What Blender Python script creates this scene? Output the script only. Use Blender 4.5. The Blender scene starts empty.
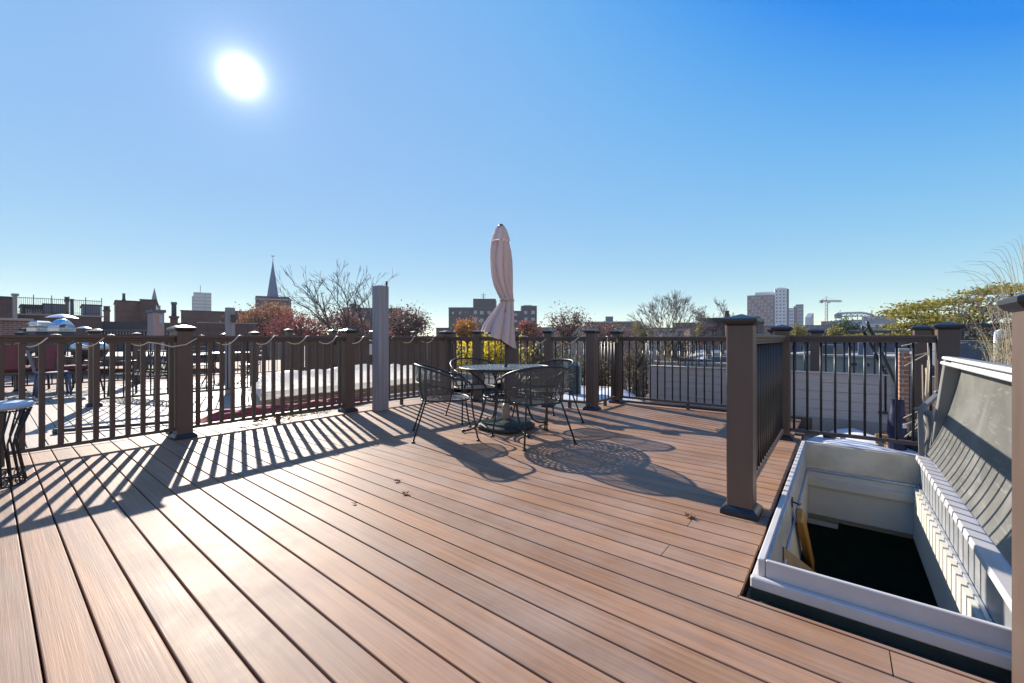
import bpy, math, random
from mathutils import Vector, Matrix, noise as mnoise
R = random.Random(7)
sc = bpy.context.scene
COL = sc.collection
PI = math.pi
rad = math.radians
F = 416.0; CX = 512.0; HY = 338.5; CAMH = 1.05
ANG = rad(51.72)
SA, CA = math.sin(ANG), math.cos(ANG)
FWD = Vector((SA, CA, 0)); RGT = Vector((CA, -SA, 0))
CAMYAW = -ANG

def T(px, D, z):
    """Point seen in column px at depth D (m ahead of the camera), height z."""
    p = RGT * ((px - CX) / F * D) + FWD * D
    return Vector((p.x, p.y, z))
def G(px, py, z=0.0):
    """Point on the horizontal plane at height z."""
    return T(px, F * (CAMH - z) / (py - HY), z)
def ZY(py, D):
    return CAMH + (HY - py) / F * D

# ------------------------------------------------------------------ mesh builder
class MB:
    def __init__(s):
        s.v = []; s.f = []; s.uv = []; s.sm = []
    def add(s, vs, fs, uvs=None, smooth=False):
        o = len(s.v)
        s.v.extend([tuple(p) for p in vs])
        for k, f in enumerate(fs):
            s.f.append([i + o for i in f]); s.sm.append(smooth)
            s.uv.append([uvs[i] for i in f] if uvs else [(0, 0)] * len(f))
        return s
    def box(s, x0, x1, y0, y1, z0, z1, M=None, ch=0.0):
        if ch <= 0:
            vs = [Vector((x, y, z)) for z in (z0, z1) for y in (y0, y1) for x in (x0, x1)]
            fs = [(0, 2, 3, 1), (4, 5, 7, 6), (0, 1, 5, 4), (2, 6, 7, 3), (0, 4, 6, 2), (1, 3, 7, 5)]
        else:
            def ring(i, z):
                a, b, c, d = x0 + i, x1 - i, y0 + i, y1 - i
                return [Vector(p) for p in ((a + ch, c, z), (b - ch, c, z), (b, c + ch, z), (b, d - ch, z), (b - ch, d, z), (a + ch, d, z), (a, d - ch, z), (a, c + ch, z))]
            rs = [ring(ch, z0), ring(0, z0 + ch), ring(0, z1 - ch), ring(ch, z1)]
            vs = sum(rs, []); fs = [tuple(range(7, -1, -1)), tuple(range(24, 32))]
            for k in range(3):
                for i in range(8):
                    j = (i + 1) % 8
                    fs.append((k * 8 + i, k * 8 + j, k * 8 + 8 + j, k * 8 + 8 + i))
        if M is not None: vs = [M @ p for p in vs]
        return s.add(vs, fs)
    def obox(s, a, b, w, z0, z1, ch=0.0, off=0.0):
        """horizontal bar from a to b (plan), width w, between heights z0, z1"""
        a = Vector((a[0], a[1], 0)); b = Vector((b[0], b[1], 0)); d = b - a; L = d.length
        M = Matrix.Translation(a) @ Matrix.Rotation(math.atan2(d.y, d.x), 4, 'Z')
        return s.box(0, L, -w / 2 + off, w / 2 + off, z0, z1, M, ch)
    def tube(s, pts, r, n=6, closed=False, cap=True, smooth=True):
        pts = [Vector(p) for p in pts]; m = len(pts)
        rs = r if isinstance(r, (list, tuple)) else [r] * m
        vs = []; prev = None
        for i in range(m):
            if closed: d = pts[(i + 1) % m] - pts[i - 1]
            else: d = pts[min(i + 1, m - 1)] - pts[max(i - 1, 0)]
            if d.length < 1e-9: d = Vector((0, 0, 1))
            d.normalize()
            if prev is None:
                u = d.orthogonal().normalized()
            else:
                u = prev - d * prev.dot(d)
                u = u.normalized() if u.length > 1e-6 else d.orthogonal().normalized()
            prev = u; w = d.cross(u)
            for k in range(n):
                a = 2 * PI * k / n
                vs.append(pts[i] + (u * math.cos(a) + w * math.sin(a)) * rs[i])
        fs = []
        for i in range(m if closed else m - 1):
            j = (i + 1) % m
            for k in range(n):
                q = (k + 1) % n
                fs.append((i * n + k, i * n + q, j * n + q, j * n + k))
        if cap and not closed:
            fs.append(tuple(range(n - 1, -1, -1))); fs.append(tuple((m - 1) * n + k for k in range(n)))
        return s.add(vs, fs, smooth=smooth)
    def bar(s, a, b, w, h=None):
        """square bar between two points"""
        return s.tube([a, b], (w * 0.7071), 4, smooth=False)
    def lathe(s, prof, n=24, c=(0, 0, 0), smooth=True, cap=True):
        c = Vector(c); vs = []; fs = []
        for (r, z) in prof:
            for k in range(n):
                a = 2 * PI * (k + .5) / n
                vs.append(c + Vector((r * math.cos(a), r * math.sin(a), z)))
        for i in range(len(prof) - 1):
            for k in range(n):
                q = (k + 1) % n
                fs.append((i * n + k, i * n + q, i * n + n + q, i * n + n + k))
        if cap:
            fs.append(tuple(range(n - 1, -1, -1))); fs.append(tuple((len(prof) - 1) * n + k for k in range(n)))
        return s.add(vs, fs, smooth=smooth)
    def surf(s, nu, nv, fn, uvf=None, closed_u=False, smooth=True):
        vs = []; uvs = []
        cu = nu if closed_u else nu + 1
        for j in range(nv + 1):
            for i in range(cu):
                u, v = i / nu, j / nv
                vs.append(Vector(fn(u, v))); uvs.append(uvf(u, v) if uvf else (u, v))
        fs = []
        for j in range(nv):
            for i in range(nu):
                q = (i + 1) % cu
                fs.append((j * cu + i, j * cu + q, (j + 1) * cu + q, (j + 1) * cu + i))
        return s.add(vs, fs, uvs, smooth)
    def blob(s, c, r, n=10, m=7, amp=.15, seed=0, sq=(1, 1, 1)):
        c = Vector(c)
        def fn(u, v):
            a, b = 2 * PI * u, PI * (v - .5)
            d = Vector((math.cos(a) * math.cos(b), math.sin(a) * math.cos(b), math.sin(b)))
            k = 1 + amp * mnoise.noise(d * 2.1 + Vector((seed * 3.7, seed * 1.3, 0)))
            return c + Vector((d.x * sq[0], d.y * sq[1], d.z * sq[2])) * r * k
        return s.surf(n, m, fn, closed_u=True)
    def obj(s, name, mat, parent=None, sub=True):
        me = bpy.data.meshes.new(name)
        o = bpy.data.objects.new(name, me); COL.objects.link(o)
        vs = s.v
        if parent is not None:
            o.parent = parent
            if sub:
                L = origin_of(parent)
                vs = [(x - L.x, y - L.y, z - L.z) for x, y, z in vs]
        me.from_pydata(vs, [], s.f)
        me.polygons.foreach_set('use_smooth', s.sm)
        uvl = me.uv_layers.new(name='UVMap')
        flat = [c for f in s.uv for p in f for c in p]
        uvl.data.foreach_set('uv', flat)
        if mat is not None: me.materials.append(mat)
        me.update()
        return o

def origin_of(o):
    L = Vector((0, 0, 0))
    while o is not None:
        L += o.location; o = o.parent
    return L
def empty(name, loc=(0, 0, 0), rz=0.0):
    o = bpy.data.objects.new(name, None); COL.objects.link(o)
    o.location = loc; o.rotation_euler = (0, 0, rz); o.empty_display_size = .1
    return o
def tag(o, label=None, cat=None, group=None, kind=None):
    if label: o['label'] = label
    if cat: o['category'] = cat
    if group: o['group'] = group
    if kind: o['kind'] = kind
    return o
def children(o):
    return [c for c in bpy.data.objects if c.parent == o]
KIDS = {}
def copy_tree(o, parent=None):
    c = o.copy(); COL.objects.link(c)
    if parent is not None: c.parent = parent
    for ch in children(o): copy_tree(ch, c)
    return c
def clone(o, parent, loc=None, rz=None):
    c = o.copy(); COL.objects.link(c); c.parent = parent
    if loc is not None: c.location = loc
    if rz is not None: c.rotation_euler = (0, 0, rz)
    return c

# ------------------------------------------------------------------ materials
def new_mat(name):
    m = bpy.data.materials.new(name); m.use_nodes = True
    nt = m.node_tree; b = nt.nodes['Principled BSDF']
    return m, nt, b
def N(nt, t, **kw):
    n = nt.nodes.new(t)
    for k, v in kw.items():
        if k in n.inputs: n.inputs[k].default_value = v
        else: setattr(n, k, v)
    return n
def ramp(nt, fac, stops):
    r = nt.nodes.new('ShaderNodeValToRGB'); nt.links.new(fac, r.inputs[0])
    el = r.color_ramp.elements
    while len(el) < len(stops): el.new(.5)
    for e, (p, c) in zip(el, stops):
        e.position = p; e.color = (*c, 1) if len(c) == 3 else c
    return r.outputs[0]
def math_(nt, op, a, b=None, c=None):
    n = nt.nodes.new('ShaderNodeMath'); n.operation = op
    for i, v in enumerate((a, b, c)):
        if v is None: continue
        if isinstance(v, (int, float)): n.inputs[i].default_value = v
        else: nt.links.new(v, n.inputs[i])
    return n.outputs[0]
def mixc(nt, fac, a, b, mode='MIX'):
    n = nt.nodes.new('ShaderNodeMix'); n.data_type = 'RGBA'; n.blend_type = mode
    for sock, v in ((n.inputs[0], fac), (n.inputs[6], a), (n.inputs[7], b)):
        if isinstance(v, (int, float)): sock.default_value = v
        elif isinstance(v, tuple): sock.default_value = (*v, 1) if len(v) == 3 else v
        else: nt.links.new(v, sock)
    return n.outputs[2]
def scl(c, k): return tuple(max(0, min(1, x * k)) for x in c)

def mat(name, col, rough=.6, var=.18, scale=6.0, stretch=(1, 1, 1), bump=0.0, metal=0.0, spec=.5, detail=4):
    m, nt, b = new_mat(name)
    tc = N(nt, 'ShaderNodeTexCoord'); mp = N(nt, 'ShaderNodeMapping'); mp.inputs['Scale'].default_value = stretch
    nt.links.new(tc.outputs['Object'], mp.inputs[0])
    nz = N(nt, 'ShaderNodeTexNoise', Scale=scale, Detail=float(detail), Roughness=.6)
    nt.links.new(mp.outputs[0], nz.inputs['Vector'])
    c = ramp(nt, nz.outputs['Fac'], [(.25, scl(col, 1 - var)), (.75, scl(col, 1 + var))])
    nt.links.new(c, b.inputs['Base Color'])
    b.inputs['Roughness'].default_value = rough; b.inputs['Metallic'].default_value = metal
    b.inputs['Specular IOR Level'].default_value = spec
    rr = ramp(nt, nz.outputs['Fac'], [(.2, (rough * .85,) * 3), (.8, (min(1, rough * 1.15),) * 3)])
    nt.links.new(rr, b.inputs['Roughness'])
    if bump > 0:
        bp = N(nt, 'ShaderNodeBump', Strength=bump, Distance=.01)
        nt.links.new(nz.outputs['Fac'], bp.inputs['Height']); nt.links.new(bp.outputs[0], b.inputs['Normal'])
    return m

def deck_mat(name, ca, cb, rough=.5, spec=.5):
    m, nt, b = new_mat(name)
    L = nt.links
    tc = N(nt, 'ShaderNodeTexCoord'); sp = N(nt, 'ShaderNodeSeparateXYZ'); L.new(tc.outputs['Object'], sp.inputs[0])
    geo = N(nt, 'ShaderNodeNewGeometry')
    isl = geo.outputs['Random Per Island']
    def streak(sx, sy, det, rough_=.6, dis=0.0):
        mp = N(nt, 'ShaderNodeMapping'); mp.inputs['Scale'].default_value = (sx, sy, 1)
        L.new(tc.outputs['Object'], mp.inputs[0])
        ad = N(nt, 'ShaderNodeVectorMath'); ad.operation = 'ADD'
        cb_ = N(nt, 'ShaderNodeCombineXYZ'); L.new(math_(nt, 'MULTIPLY', isl, 57.0), cb_.inputs[2]); L.new(math_(nt, 'MULTIPLY', isl, 31.0), cb_.inputs[1])
        L.new(mp.outputs[0], ad.inputs[0]); L.new(cb_.outputs[0], ad.inputs[1])
        nz = N(nt, 'ShaderNodeTexNoise', Scale=1.0, Detail=det, Roughness=rough_, Distortion=dis); L.new(ad.outputs[0], nz.inputs['Vector'])
        return nz.outputs['Fac']
    s1 = streak(58, 1.3, 4.0); s2 = streak(5, .7, 3.0, .6, .6); s3 = streak(230, 3.5, 2.0, .6, .4)
    base = mixc(nt, ramp(nt, s2, [(.3, (0, 0, 0)), (.7, (1, 1, 1))]), ca, cb)
    base = mixc(nt, .9, base, ramp(nt, s1, [(.3, (.72, .73, .76)), (.7, (1.2, 1.17, 1.14))]), 'MULTIPLY')
    base = mixc(nt, .7, base, ramp(nt, isl, [(0, (.78, .80, .83)), (.5, (1, 1, 1)), (1, (1.16, 1.10, 1.06))]), 'MULTIPLY')
    base = mixc(nt, .5, base, ramp(nt, s3, [(.3, (.7, .7, .7)), (.5, (1.02, 1.02, 1.02)), (1, (1.1, 1.1, 1.1))]), 'MULTIPLY')
    # scuffs: thin pale scratches, and pale dusty patches
    mp = N(nt, 'ShaderNodeMapping'); mp.inputs['Rotation'].default_value = (0, 0, rad(62)); mp.inputs['Scale'].default_value = (60, 1.6, 1)
    L.new(tc.outputs['Object'], mp.inputs[0])
    sz = N(nt, 'ShaderNodeTexNoise', Scale=1.0, Detail=1.0); L.new(mp.outputs[0], sz.inputs['Vector'])
    base = mixc(nt, ramp(nt, sz.outputs['Fac'], [(.755, (0, 0, 0)), (.80, (.35, .35, .35))]), base, (.55, .48, .43))
    dz = N(nt, 'ShaderNodeTexNoise', Scale=1.7, Detail=5.0, Roughness=.65); L.new(tc.outputs['Object'], dz.inputs['Vector'])
    base = mixc(nt, ramp(nt, dz.outputs['Fac'], [(.42, (0, 0, 0)), (.75, (.4, .4, .4))]), base, (.40, .32, .27))
    L.new(base, b.inputs['Base Color'])
    rr = ramp(nt, dz.outputs['Fac'], [(.3, (rough * .88,) * 3), (.7, (rough * 1.15,) * 3)])
    L.new(rr, b.inputs['Roughness'])
    b.inputs['Specular IOR Level'].default_value = spec
    h = math_(nt, 'ADD', math_(nt, 'MULTIPLY', s3, .7), math_(nt, 'MULTIPLY', s1, .5))
    bp = N(nt, 'ShaderNodeBump', Strength=.3, Distance=.0025); L.new(h, bp.inputs['Height']); L.new(bp.outputs[0], b.inputs['Normal'])
    return m

def brick_mat(name, c1, c2, mortar, scale=1.0, rough=.85, axis='Z'):
    """brick courses from generated object coordinates: x+y along, z up"""
    m, nt, b = new_mat(name); L = nt.links
    tc = N(nt, 'ShaderNodeTexCoord'); sp = N(nt, 'ShaderNodeSeparateXYZ'); L.new(tc.outputs['Object'], sp.inputs[0])
    cb = N(nt, 'ShaderNodeCombineXYZ'); L.new(math_(nt, 'ADD', sp.outputs[0], sp.outputs[1]), cb.inputs[0]); L.new(sp.outputs[2], cb.inputs[1])
    br = N(nt, 'ShaderNodeTexBrick', Scale=scale); br.inputs['Color1'].default_value = (*c1, 1); br.inputs['Color2'].default_value = (*c2, 1)
    br.inputs['Mortar'].default_value = (*mortar, 1); br.inputs['Brick Width'].default_value = .22; br.inputs['Row Height'].default_value = .075
    br.inputs['Mortar Size'].default_value = .008
    L.new(cb.outputs[0], br.inputs['Vector'])
    nz = N(nt, 'ShaderNodeTexNoise', Scale=1.3, Detail=5.0); L.new(tc.outputs['Object'], nz.inputs['Vector'])
    c = mixc(nt, .8, br.outputs['Color'], ramp(nt, nz.outputs['Fac'], [(.3, (.7, .7, .7)), (.7, (1.25, 1.25, 1.25))]), 'MULTIPLY')
    L.new(c, b.inputs['Base Color']); b.inputs['Roughness'].default_value = rough
    return m

def leaf_mat(name, cols, trans=.35):
    m, nt, b = new_mat(name); L = nt.links
    geo = N(nt, 'ShaderNodeNewGeometry')
    k = len(cols)
    tc = N(nt, 'ShaderNodeTexCoord'); nz = N(nt, 'ShaderNodeTexNoise', Scale=.9, Detail=2.0); L.new(tc.outputs['Object'], nz.inputs['Vector'])
    cl = ramp(nt, nz.outputs['Fac'], [(.35, (0, 0, 0)), (.65, (1, 1, 1))])
    fac = math_(nt, 'ADD', math_(nt, 'MULTIPLY', geo.outputs['Random Per Island'], .45), math_(nt, 'MULTIPLY', cl, .55))
    c = ramp(nt, fac, [(i / max(1, k - 1), cols[i]) for i in range(k)])
    L.new(c, b.inputs['Base Color']); b.inputs['Roughness'].default_value = .65
    tr = N(nt, 'ShaderNodeBsdfTranslucent'); L.new(c, tr.inputs[0])
    mx = N(nt, 'ShaderNodeMixShader'); mx.inputs[0].default_value = trans
    L.new(b.outputs[0], mx.inputs[1]); L.new(tr.outputs[0], mx.inputs[2])
    L.new(mx.outputs[0], nt.nodes['Material Output'].inputs[0])
    return m

def lattice_mat(name, col, kind='square', pitch=.011, wire=.30, rough=.45, metal=0.0):
    """expanded-metal sheet: real holes cut through the sheet by its UV (metres)"""
    m, nt, b = new_mat(name); L = nt.links
    b.inputs['Base Color'].default_value = (*col, 1); b.inputs['Roughness'].default_value = rough; b.inputs['Metallic'].default_value = metal
    uv = N(nt, 'ShaderNodeUVMap'); sp = N(nt, 'ShaderNodeSeparateXYZ'); L.new(uv.outputs[0], sp.inputs[0])
    u, v = sp.outputs[0], sp.outputs[1]
    if kind == 'square':
        a_ = math_(nt, 'FRACT', math_(nt, 'DIVIDE', math_(nt, 'ADD', u, v), pitch)); b_ = math_(nt, 'FRACT', math_(nt, 'DIVIDE', math_(nt, 'SUBTRACT', u, v), pitch))
        solid = math_(nt, 'MAXIMUM', math_(nt, 'LESS_THAN', a_, wire), math_(nt, 'LESS_THAN', b_, wire))
    else:   # table top: u = angle / 2pi, v = radius fraction
        row = math_(nt, 'MULTIPLY', v, 12.0); par = math_(nt, 'MULTIPLY', math_(nt, 'MODULO', math_(nt, 'FLOOR', row), 2.0), .5)
        a_ = math_(nt, 'ABSOLUTE', math_(nt, 'SUBTRACT', math_(nt, 'FRACT', math_(nt, 'ADD', math_(nt, 'MULTIPLY', u, 44.0), par)), .5))
        b_ = math_(nt, 'ABSOLUTE', math_(nt, 'SUBTRACT', math_(nt, 'FRACT', row), .5))
        d = math_(nt, 'SQRT', math_(nt, 'ADD', math_(nt, 'MULTIPLY', a_, a_), math_(nt, 'MULTIPLY', b_, b_)))
        solid = math_(nt, 'GREATER_THAN', d, wire)
        inner = math_(nt, 'MULTIPLY', math_(nt, 'GREATER_THAN', v, .12), math_(nt, 'LESS_THAN', v, .955))
        solid = math_(nt, 'MAXIMUM', solid, math_(nt, 'SUBTRACT', 1.0, inner))
    tr = N(nt, 'ShaderNodeBsdfTransparent'); mx = N(nt, 'ShaderNodeMixShader')
    L.new(solid, mx.inputs[0]); L.new(tr.outputs[0], mx.inputs[1]); L.new(b.outputs[0], mx.inputs[2])
    L.new(mx.outputs[0], nt.nodes['Material Output'].inputs[0])
    return m

M = {}
M['deck'] = deck_mat('composite_deck_boards', (.345, .184, .098), (.265, .162, .108), .54, .14)
M['deck2'] = deck_mat('weathered_deck_boards', (.33, .25, .19), (.30, .24, .19), .54, .22)
M['brown'] = mat('brown_composite', (.104, .070, .054), .5, .14, 9, (1, 1, .25), .15)
M['brownrail'] = mat('brown_composite_rail', (.098, .065, .05), .48, .14, 9, (1, 1, 1), .1)
M['brownbal'] = mat('brown_composite_baluster', (.09, .06, .047), .5, .12, 9, (1, 1, .2))
M['black'] = mat('black_aluminium', (.018, .018, .02), .38, .15, 8)
M['cap'] = mat('black_post_cap', (.02, .02, .022), .33, .2, 7)
M['greywood'] = mat('weathered_grey_wood', (.27, .27, .285), .75, .3, 7, (3, 3, .12), .4)
M['iron'] = mat('wrought_iron', (.022, .026, .028), .42, .25, 20)
M['ironmesh'] = lattice_mat('iron_mesh_sheet', (.085, .085, .08), 'square', .012, .36, .4)
M['tabletop'] = lattice_mat('table_lattice_sheet', (.10, .11, .115), 'polar', .02, .29, .36)
M['canvas'] = mat('beige_canvas', (.56, .47, .45), .85, .10, 9, (1, 1, .2), .3)
def canvas_mat():
    m = mat('beige_canvas', (.74, .62, .60), .85, .10, 9, (1, 1, .2), .3); nt = m.node_tree; b = nt.nodes['Principled BSDF']
    tr = N(nt, 'ShaderNodeBsdfTranslucent'); tr.inputs[0].default_value = (.74, .60, .56, 1); mx = N(nt, 'ShaderNodeMixShader'); mx.inputs[0].default_value = .3
    nt.links.new(b.outputs[0], mx.inputs[1]); nt.links.new(tr.outputs[0], mx.inputs[2]); nt.links.new(mx.outputs[0], nt.nodes['Material Output'].inputs[0]); return m
M['canvas'] = canvas_mat()
M['canvasin'] = mat('faded_red_lining', (.16, .06, .05), .85, .2, 9)
M['tan'] = mat('tan_plastic', (.38, .30, .22), .5, .12, 8)
M['darkgreen'] = mat('dark_green_cast_stone', (.025, .04, .035), .55, .25, 14, bump=.2)
M['alu'] = mat('dull_aluminium', (.52, .53, .54), .42, .14, 10, metal=.6)
M['aluwhite'] = mat('white_metal_curb', (.52, .49, .475), .5, .10, 5, bump=.05)
M['alugrey'] = mat('grey_oxidised_aluminium', (.20, .195, .185), .5, .15, 8, bump=.05)
M['alutan'] = mat('stained_metal_liner', (.74, .62, .46), .55, .30, 3.5)
M['cream'] = mat('cream_drywall', (.62, .58, .48), .8, .06, 3)
M['darkroom'] = mat('dark_green_carpet', (.06, .28, .18), .9, .3, 8)
M['darkwall'] = mat('dark_stair_wall', (.14, .24, .18), .9, .2, 2)
M['orange'] = mat('varnished_orange_wood', (.52, .25, .05), .4, .25, 6, (6, 6, .6))
M['ply'] = mat('plywood', (.36, .25, .15), .7, .2, 5, (6, 1, 1))
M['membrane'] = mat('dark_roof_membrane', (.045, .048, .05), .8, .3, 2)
M['roofgrey'] = mat('grey_roof_membrane', (.30, .31, .33), .7, .2, 1.2, detail=7)
M['rooflight'] = mat('pale_roof_coating', (.46, .47, .50), .7, .22, .9, detail=7)
M['boardgrey'] = mat('grey_composite_board', (.53, .48, .43), .65, .12, 5, (.5, .5, 8), .1)
M['concrete'] = mat('stained_concrete', (.34, .32, .27), .85, .25, 3, bump=.2, detail=7)
M['white'] = mat('white_plastic', (.75, .75, .76), .45, .06, 5)
M['tarp'] = mat('white_tarp', (.72, .73, .75), .4, .06, 5, bump=.3)
M['red'] = mat('red_cloth', (.34, .035, .045), .8, .3, 7, bump=.4)
M['maroon'] = mat('maroon_cushion', (.16, .045, .05), .8, .2, 6)
M['navy'] = mat('navy_nylon', (.012, .016, .06), .5, .3, 8, bump=.3)
M['blueplastic'] = mat('blue_grey_plastic', (.07, .10, .17), .45, .1, 5)
M['steel'] = mat('stainless_steel', (.62, .63, .65), .28, .1, 4, metal=.9)
M['greydark'] = mat('charcoal_metal', (.06, .065, .07), .5, .2, 5)
M['rope'] = mat('beige_rope_light', (.72, .63, .48), .45, .1, 12)
M['brick'] = brick_mat('red_brick', (.20, .085, .06), (.14, .06, .05), (.28, .25, .22))
M['brickdark'] = brick_mat('sooty_brick', (.12, .06, .055), (.085, .05, .05), (.17, .15, .14))
M['brickpale'] = brick_mat('weathered_brick', (.23, .14, .11), (.17, .11, .09), (.34, .31, .28))
M['brickbig'] = brick_mat('far_brick', (.22, .11, .10), (.19, .095, .09), (.24, .14, .12), .25)
M['slate'] = mat('blue_grey_slate', (.10, .12, .16), .6, .2, 4, (1, 1, 5))
M['spire'] = mat('blue_spire_slate', (.11, .16, .27), .6, .15, 4, (1, 1, 5))
M['slatedark'] = mat('dark_slate', (.05, .055, .065), .7, .25, 3, (1, 1, 6))
M['metalblue'] = mat('blue_grey_sheet_metal', (.15, .19, .27), .5, .12, 2, (6, 6, .3))
M['stone'] = mat('pale_stone', (.36, .34, .32), .8, .15, 3)
M['stucco'] = mat('pinkish_stucco', (.40, .30, .29), .85, .12, 3)
M['glasstower'] = mat('pale_blue_curtain_wall', (.22, .28, .36), .3, .12, .08, (1, 1, 3))
M['glass'] = mat('window_glass', (.035, .045, .06), .12, .2, .5, spec=.8)
M['glasspale'] = mat('pale_window_glass', (.30, .36, .44), .15, .2, .5, spec=.8)
M['darkblock'] = mat('dark_grey_facade', (.03, .036, .05), .75, .15, .2)
M['whitepanel'] = mat('white_facade_panel', (.62, .64, .67), .5, .06, .1)
M['bark'] = mat('grey_brown_bark', (.10, .08, .065), .9, .25, 5, (1, 1, .3))
M['barkpale'] = mat('pale_twig_bark', (.24, .20, .175), .9, .2, 5)
M['straw'] = mat('dry_straw', (.52, .42, .28), .7, .2, 5)
M['vine'] = mat('dry_vine_stem', (.16, .12, .09), .85, .3, 4)
M['crane'] = mat('pale_crane_paint', (.55, .55, .50), .5, .1, .3)
M['stadium'] = mat('pale_stadium_panel', (.40, .44, .50), .5, .12, .1)
M['stadiumdark'] = mat('blue_grey_stadium_roof', (.14, .17, .23), .6, .12, .1)
M['teal'] = mat('teal_grey_louvre', (.14, .20, .20), .5, .12, 5)
M['deadleaf'] = mat('brown_dead_leaf', (.20, .075, .03), .8, .3, 30)
M['plantgreen'] = leaf_mat('dull_green_leaf', [(.03, .055, .015), (.06, .09, .02), (.09, .11, .04)])
M['lf_yellow'] = leaf_mat('yellow_leaf', [(.62, .44, .015), (.72, .55, .03), (.55, .42, .03), (.35, .33, .03)], .5)
M['lf_gold'] = leaf_mat('gold_green_leaf', [(.46, .32, .03), (.34, .28, .04), (.18, .19, .04), (.50, .32, .03)], .4)
M['lf_orange'] = leaf_mat('orange_leaf', [(.40, .16, .03), (.46, .22, .05), (.30, .11, .03)], .4)
M['lf_red'] = leaf_mat('red_leaf', [(.24, .05, .05), (.30, .07, .06), (.17, .05, .05), (.26, .12, .08)], .4)
M['lf_rust'] = leaf_mat('rust_leaf', [(.22, .08, .06), (.26, .12, .09), (.15, .07, .06), (.20, .14, .11)], .4)
M['lf_mix'] = leaf_mat('autumn_mix_leaf', [(.45, .28, .06), (.36, .18, .07), (.28, .09, .07), (.24, .20, .07)], .4)
M['lf_green'] = leaf_mat('green_leaf', [(.04, .08, .02), (.07, .11, .03), (.10, .12, .03)], .35)
M['lf_olive'] = leaf_mat('olive_leaf', [(.08, .085, .03), (.13, .11, .04), (.16, .11, .05), (.06, .07, .03)], .35)
SKY_DUST = 0.0; SKY_LVL = 2.95; SKY_DEEP = .86; SKY_STR = .15; EXPOSURE = 0.9; SKY_BACK_FILL = .86; HAZE = .0003
SUN_E = 4.8; SUN_C = (1.0, .92, .81)
NEARP = (-.072, .802)
# ------------------------------------------------------------------ ground, roof, deck
GZ = -10.5
g = MB(); g.surf(1, 1, lambda u, v: (-1000 + 2000 * u, -1000 + 2000 * v, GZ)); 
M['ground'] = mat('city_ground', (.085, .08, .075), .9, .3, .05)
tag(g.obj('ground', M['ground']), kind='structure')

P = .1366; BX0 = .1136; GAP = .0066; BT = .025
def board_prof(w):
    c = .004
    return [(0, -BT), (w, -BT), (w, -c), (w - c * .35, -c * .3), (w - c, 0), (c, 0), (c * .35, -c * .3), (0, -c)]
def add_board(mb, x, w, y0, y1):
    pr = board_prof(w); n = len(pr)
    vs = [(x + a, y0, z) for a, z in pr] + [(x + a, y1, z) for a, z in pr]
    fs = [(i, i + n, (i + 1) % n + n, (i + 1) % n) for i in range(n)] + [tuple(range(n)), tuple(range(2 * n - 1, n - 1, -1))]
    mb.add(vs, fs)
# far railing line (posts measured on the deck)
C0 = G(446, 398.8); P5 = G(592, 409.5); P6 = G(617, 402.6)
P3 = G(183, 437.5); P4 = G(348, 411.3)
HX0, HX1, HY1, HY0 = 1.93, 4.66, .325, -.62          # opening in the boards round the hatch
ROW = -2.6
joints = {}
for q in ((692, 520), (664, 551.5), (891.5, 664), (905, 655)):
    p = G(*q); joints.setdefault(int(math.floor((p.x - BX0) / P)), []).append(p.y)
mb = MB(); R.seed(3)
for k in range(-20, 51):
    x = BX0 + k * P + GAP / 2; w = P - GAP; xm = x + w / 2
    yt = 5.79
    if xm > C0.x - .05:
        yt = C0.y + (xm - C0.x) * (P5.y - C0.y) / (P5.x - C0.x) + .18
        if xm > P5.x - .02: yt = P5.y + .12 if xm < P6.x + .1 else 0
    if xm > P6.x + .14: continue
    segs = [(ROW, yt)]
    if HX0 - .03 < xm < 5.5: segs = [(HY1 + R.uniform(-.002, .002), yt)]
    elif xm >= 5.5: segs = [(.40, yt)]
    cuts = list(joints.get(k, []))
    if not cuts and R.random() < .25 and k > -8: cuts = []
    for a, b in segs:
        ys = [a] + sorted(c for c in cuts if a + .05 < c < b - .05) + [b]
        for i in range(len(ys) - 1):
            add_board(mb, x, w, ys[i] + (.0018 if i else 0), ys[i + 1] - (.0018 if i < len(ys) - 2 else 0))
add_board(mb, 1.8935, .020, ROW, HY1 + .004)
tag(mb.obj('deck_floor', M['deck']), kind='structure')
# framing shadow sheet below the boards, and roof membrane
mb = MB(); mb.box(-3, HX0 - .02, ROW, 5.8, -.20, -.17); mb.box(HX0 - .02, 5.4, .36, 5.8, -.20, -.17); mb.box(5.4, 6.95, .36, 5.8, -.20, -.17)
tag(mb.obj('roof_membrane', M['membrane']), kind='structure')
mb = MB(); mb.box(HX0 - .6, HX1 + .5, .30, .42, -.30, -.20); mb.box(HX0 - .1, HX0 + .04, -1.6, .30, -.30, -.205)
mb.box(HX1 + .05, 7.3, -4.5, .34, -.36, -.31); mb.box(HX0 + .04, HX1 + .05, -4.5, -.60, -.36, -.312)
tag(mb.obj('lower_roof', M['roofgrey']), kind='structure')
mb = MB()
mb.obox(C0 + Vector((.18, .15, 0)), P5 + Vector((.15, .13, 0)), .03, -.22, -.03)
mb.box(P5.x + .1, 6.95, P5.y + .13, P5.y + .16, -.22, -.03)
mb.box(6.93, 6.96, .3, P5.y + .12, -.22, -.03)
mb.obj('deck_fascia', M['brown']); tag(bpy.data.objects['deck_fascia'], kind='structure')

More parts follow.
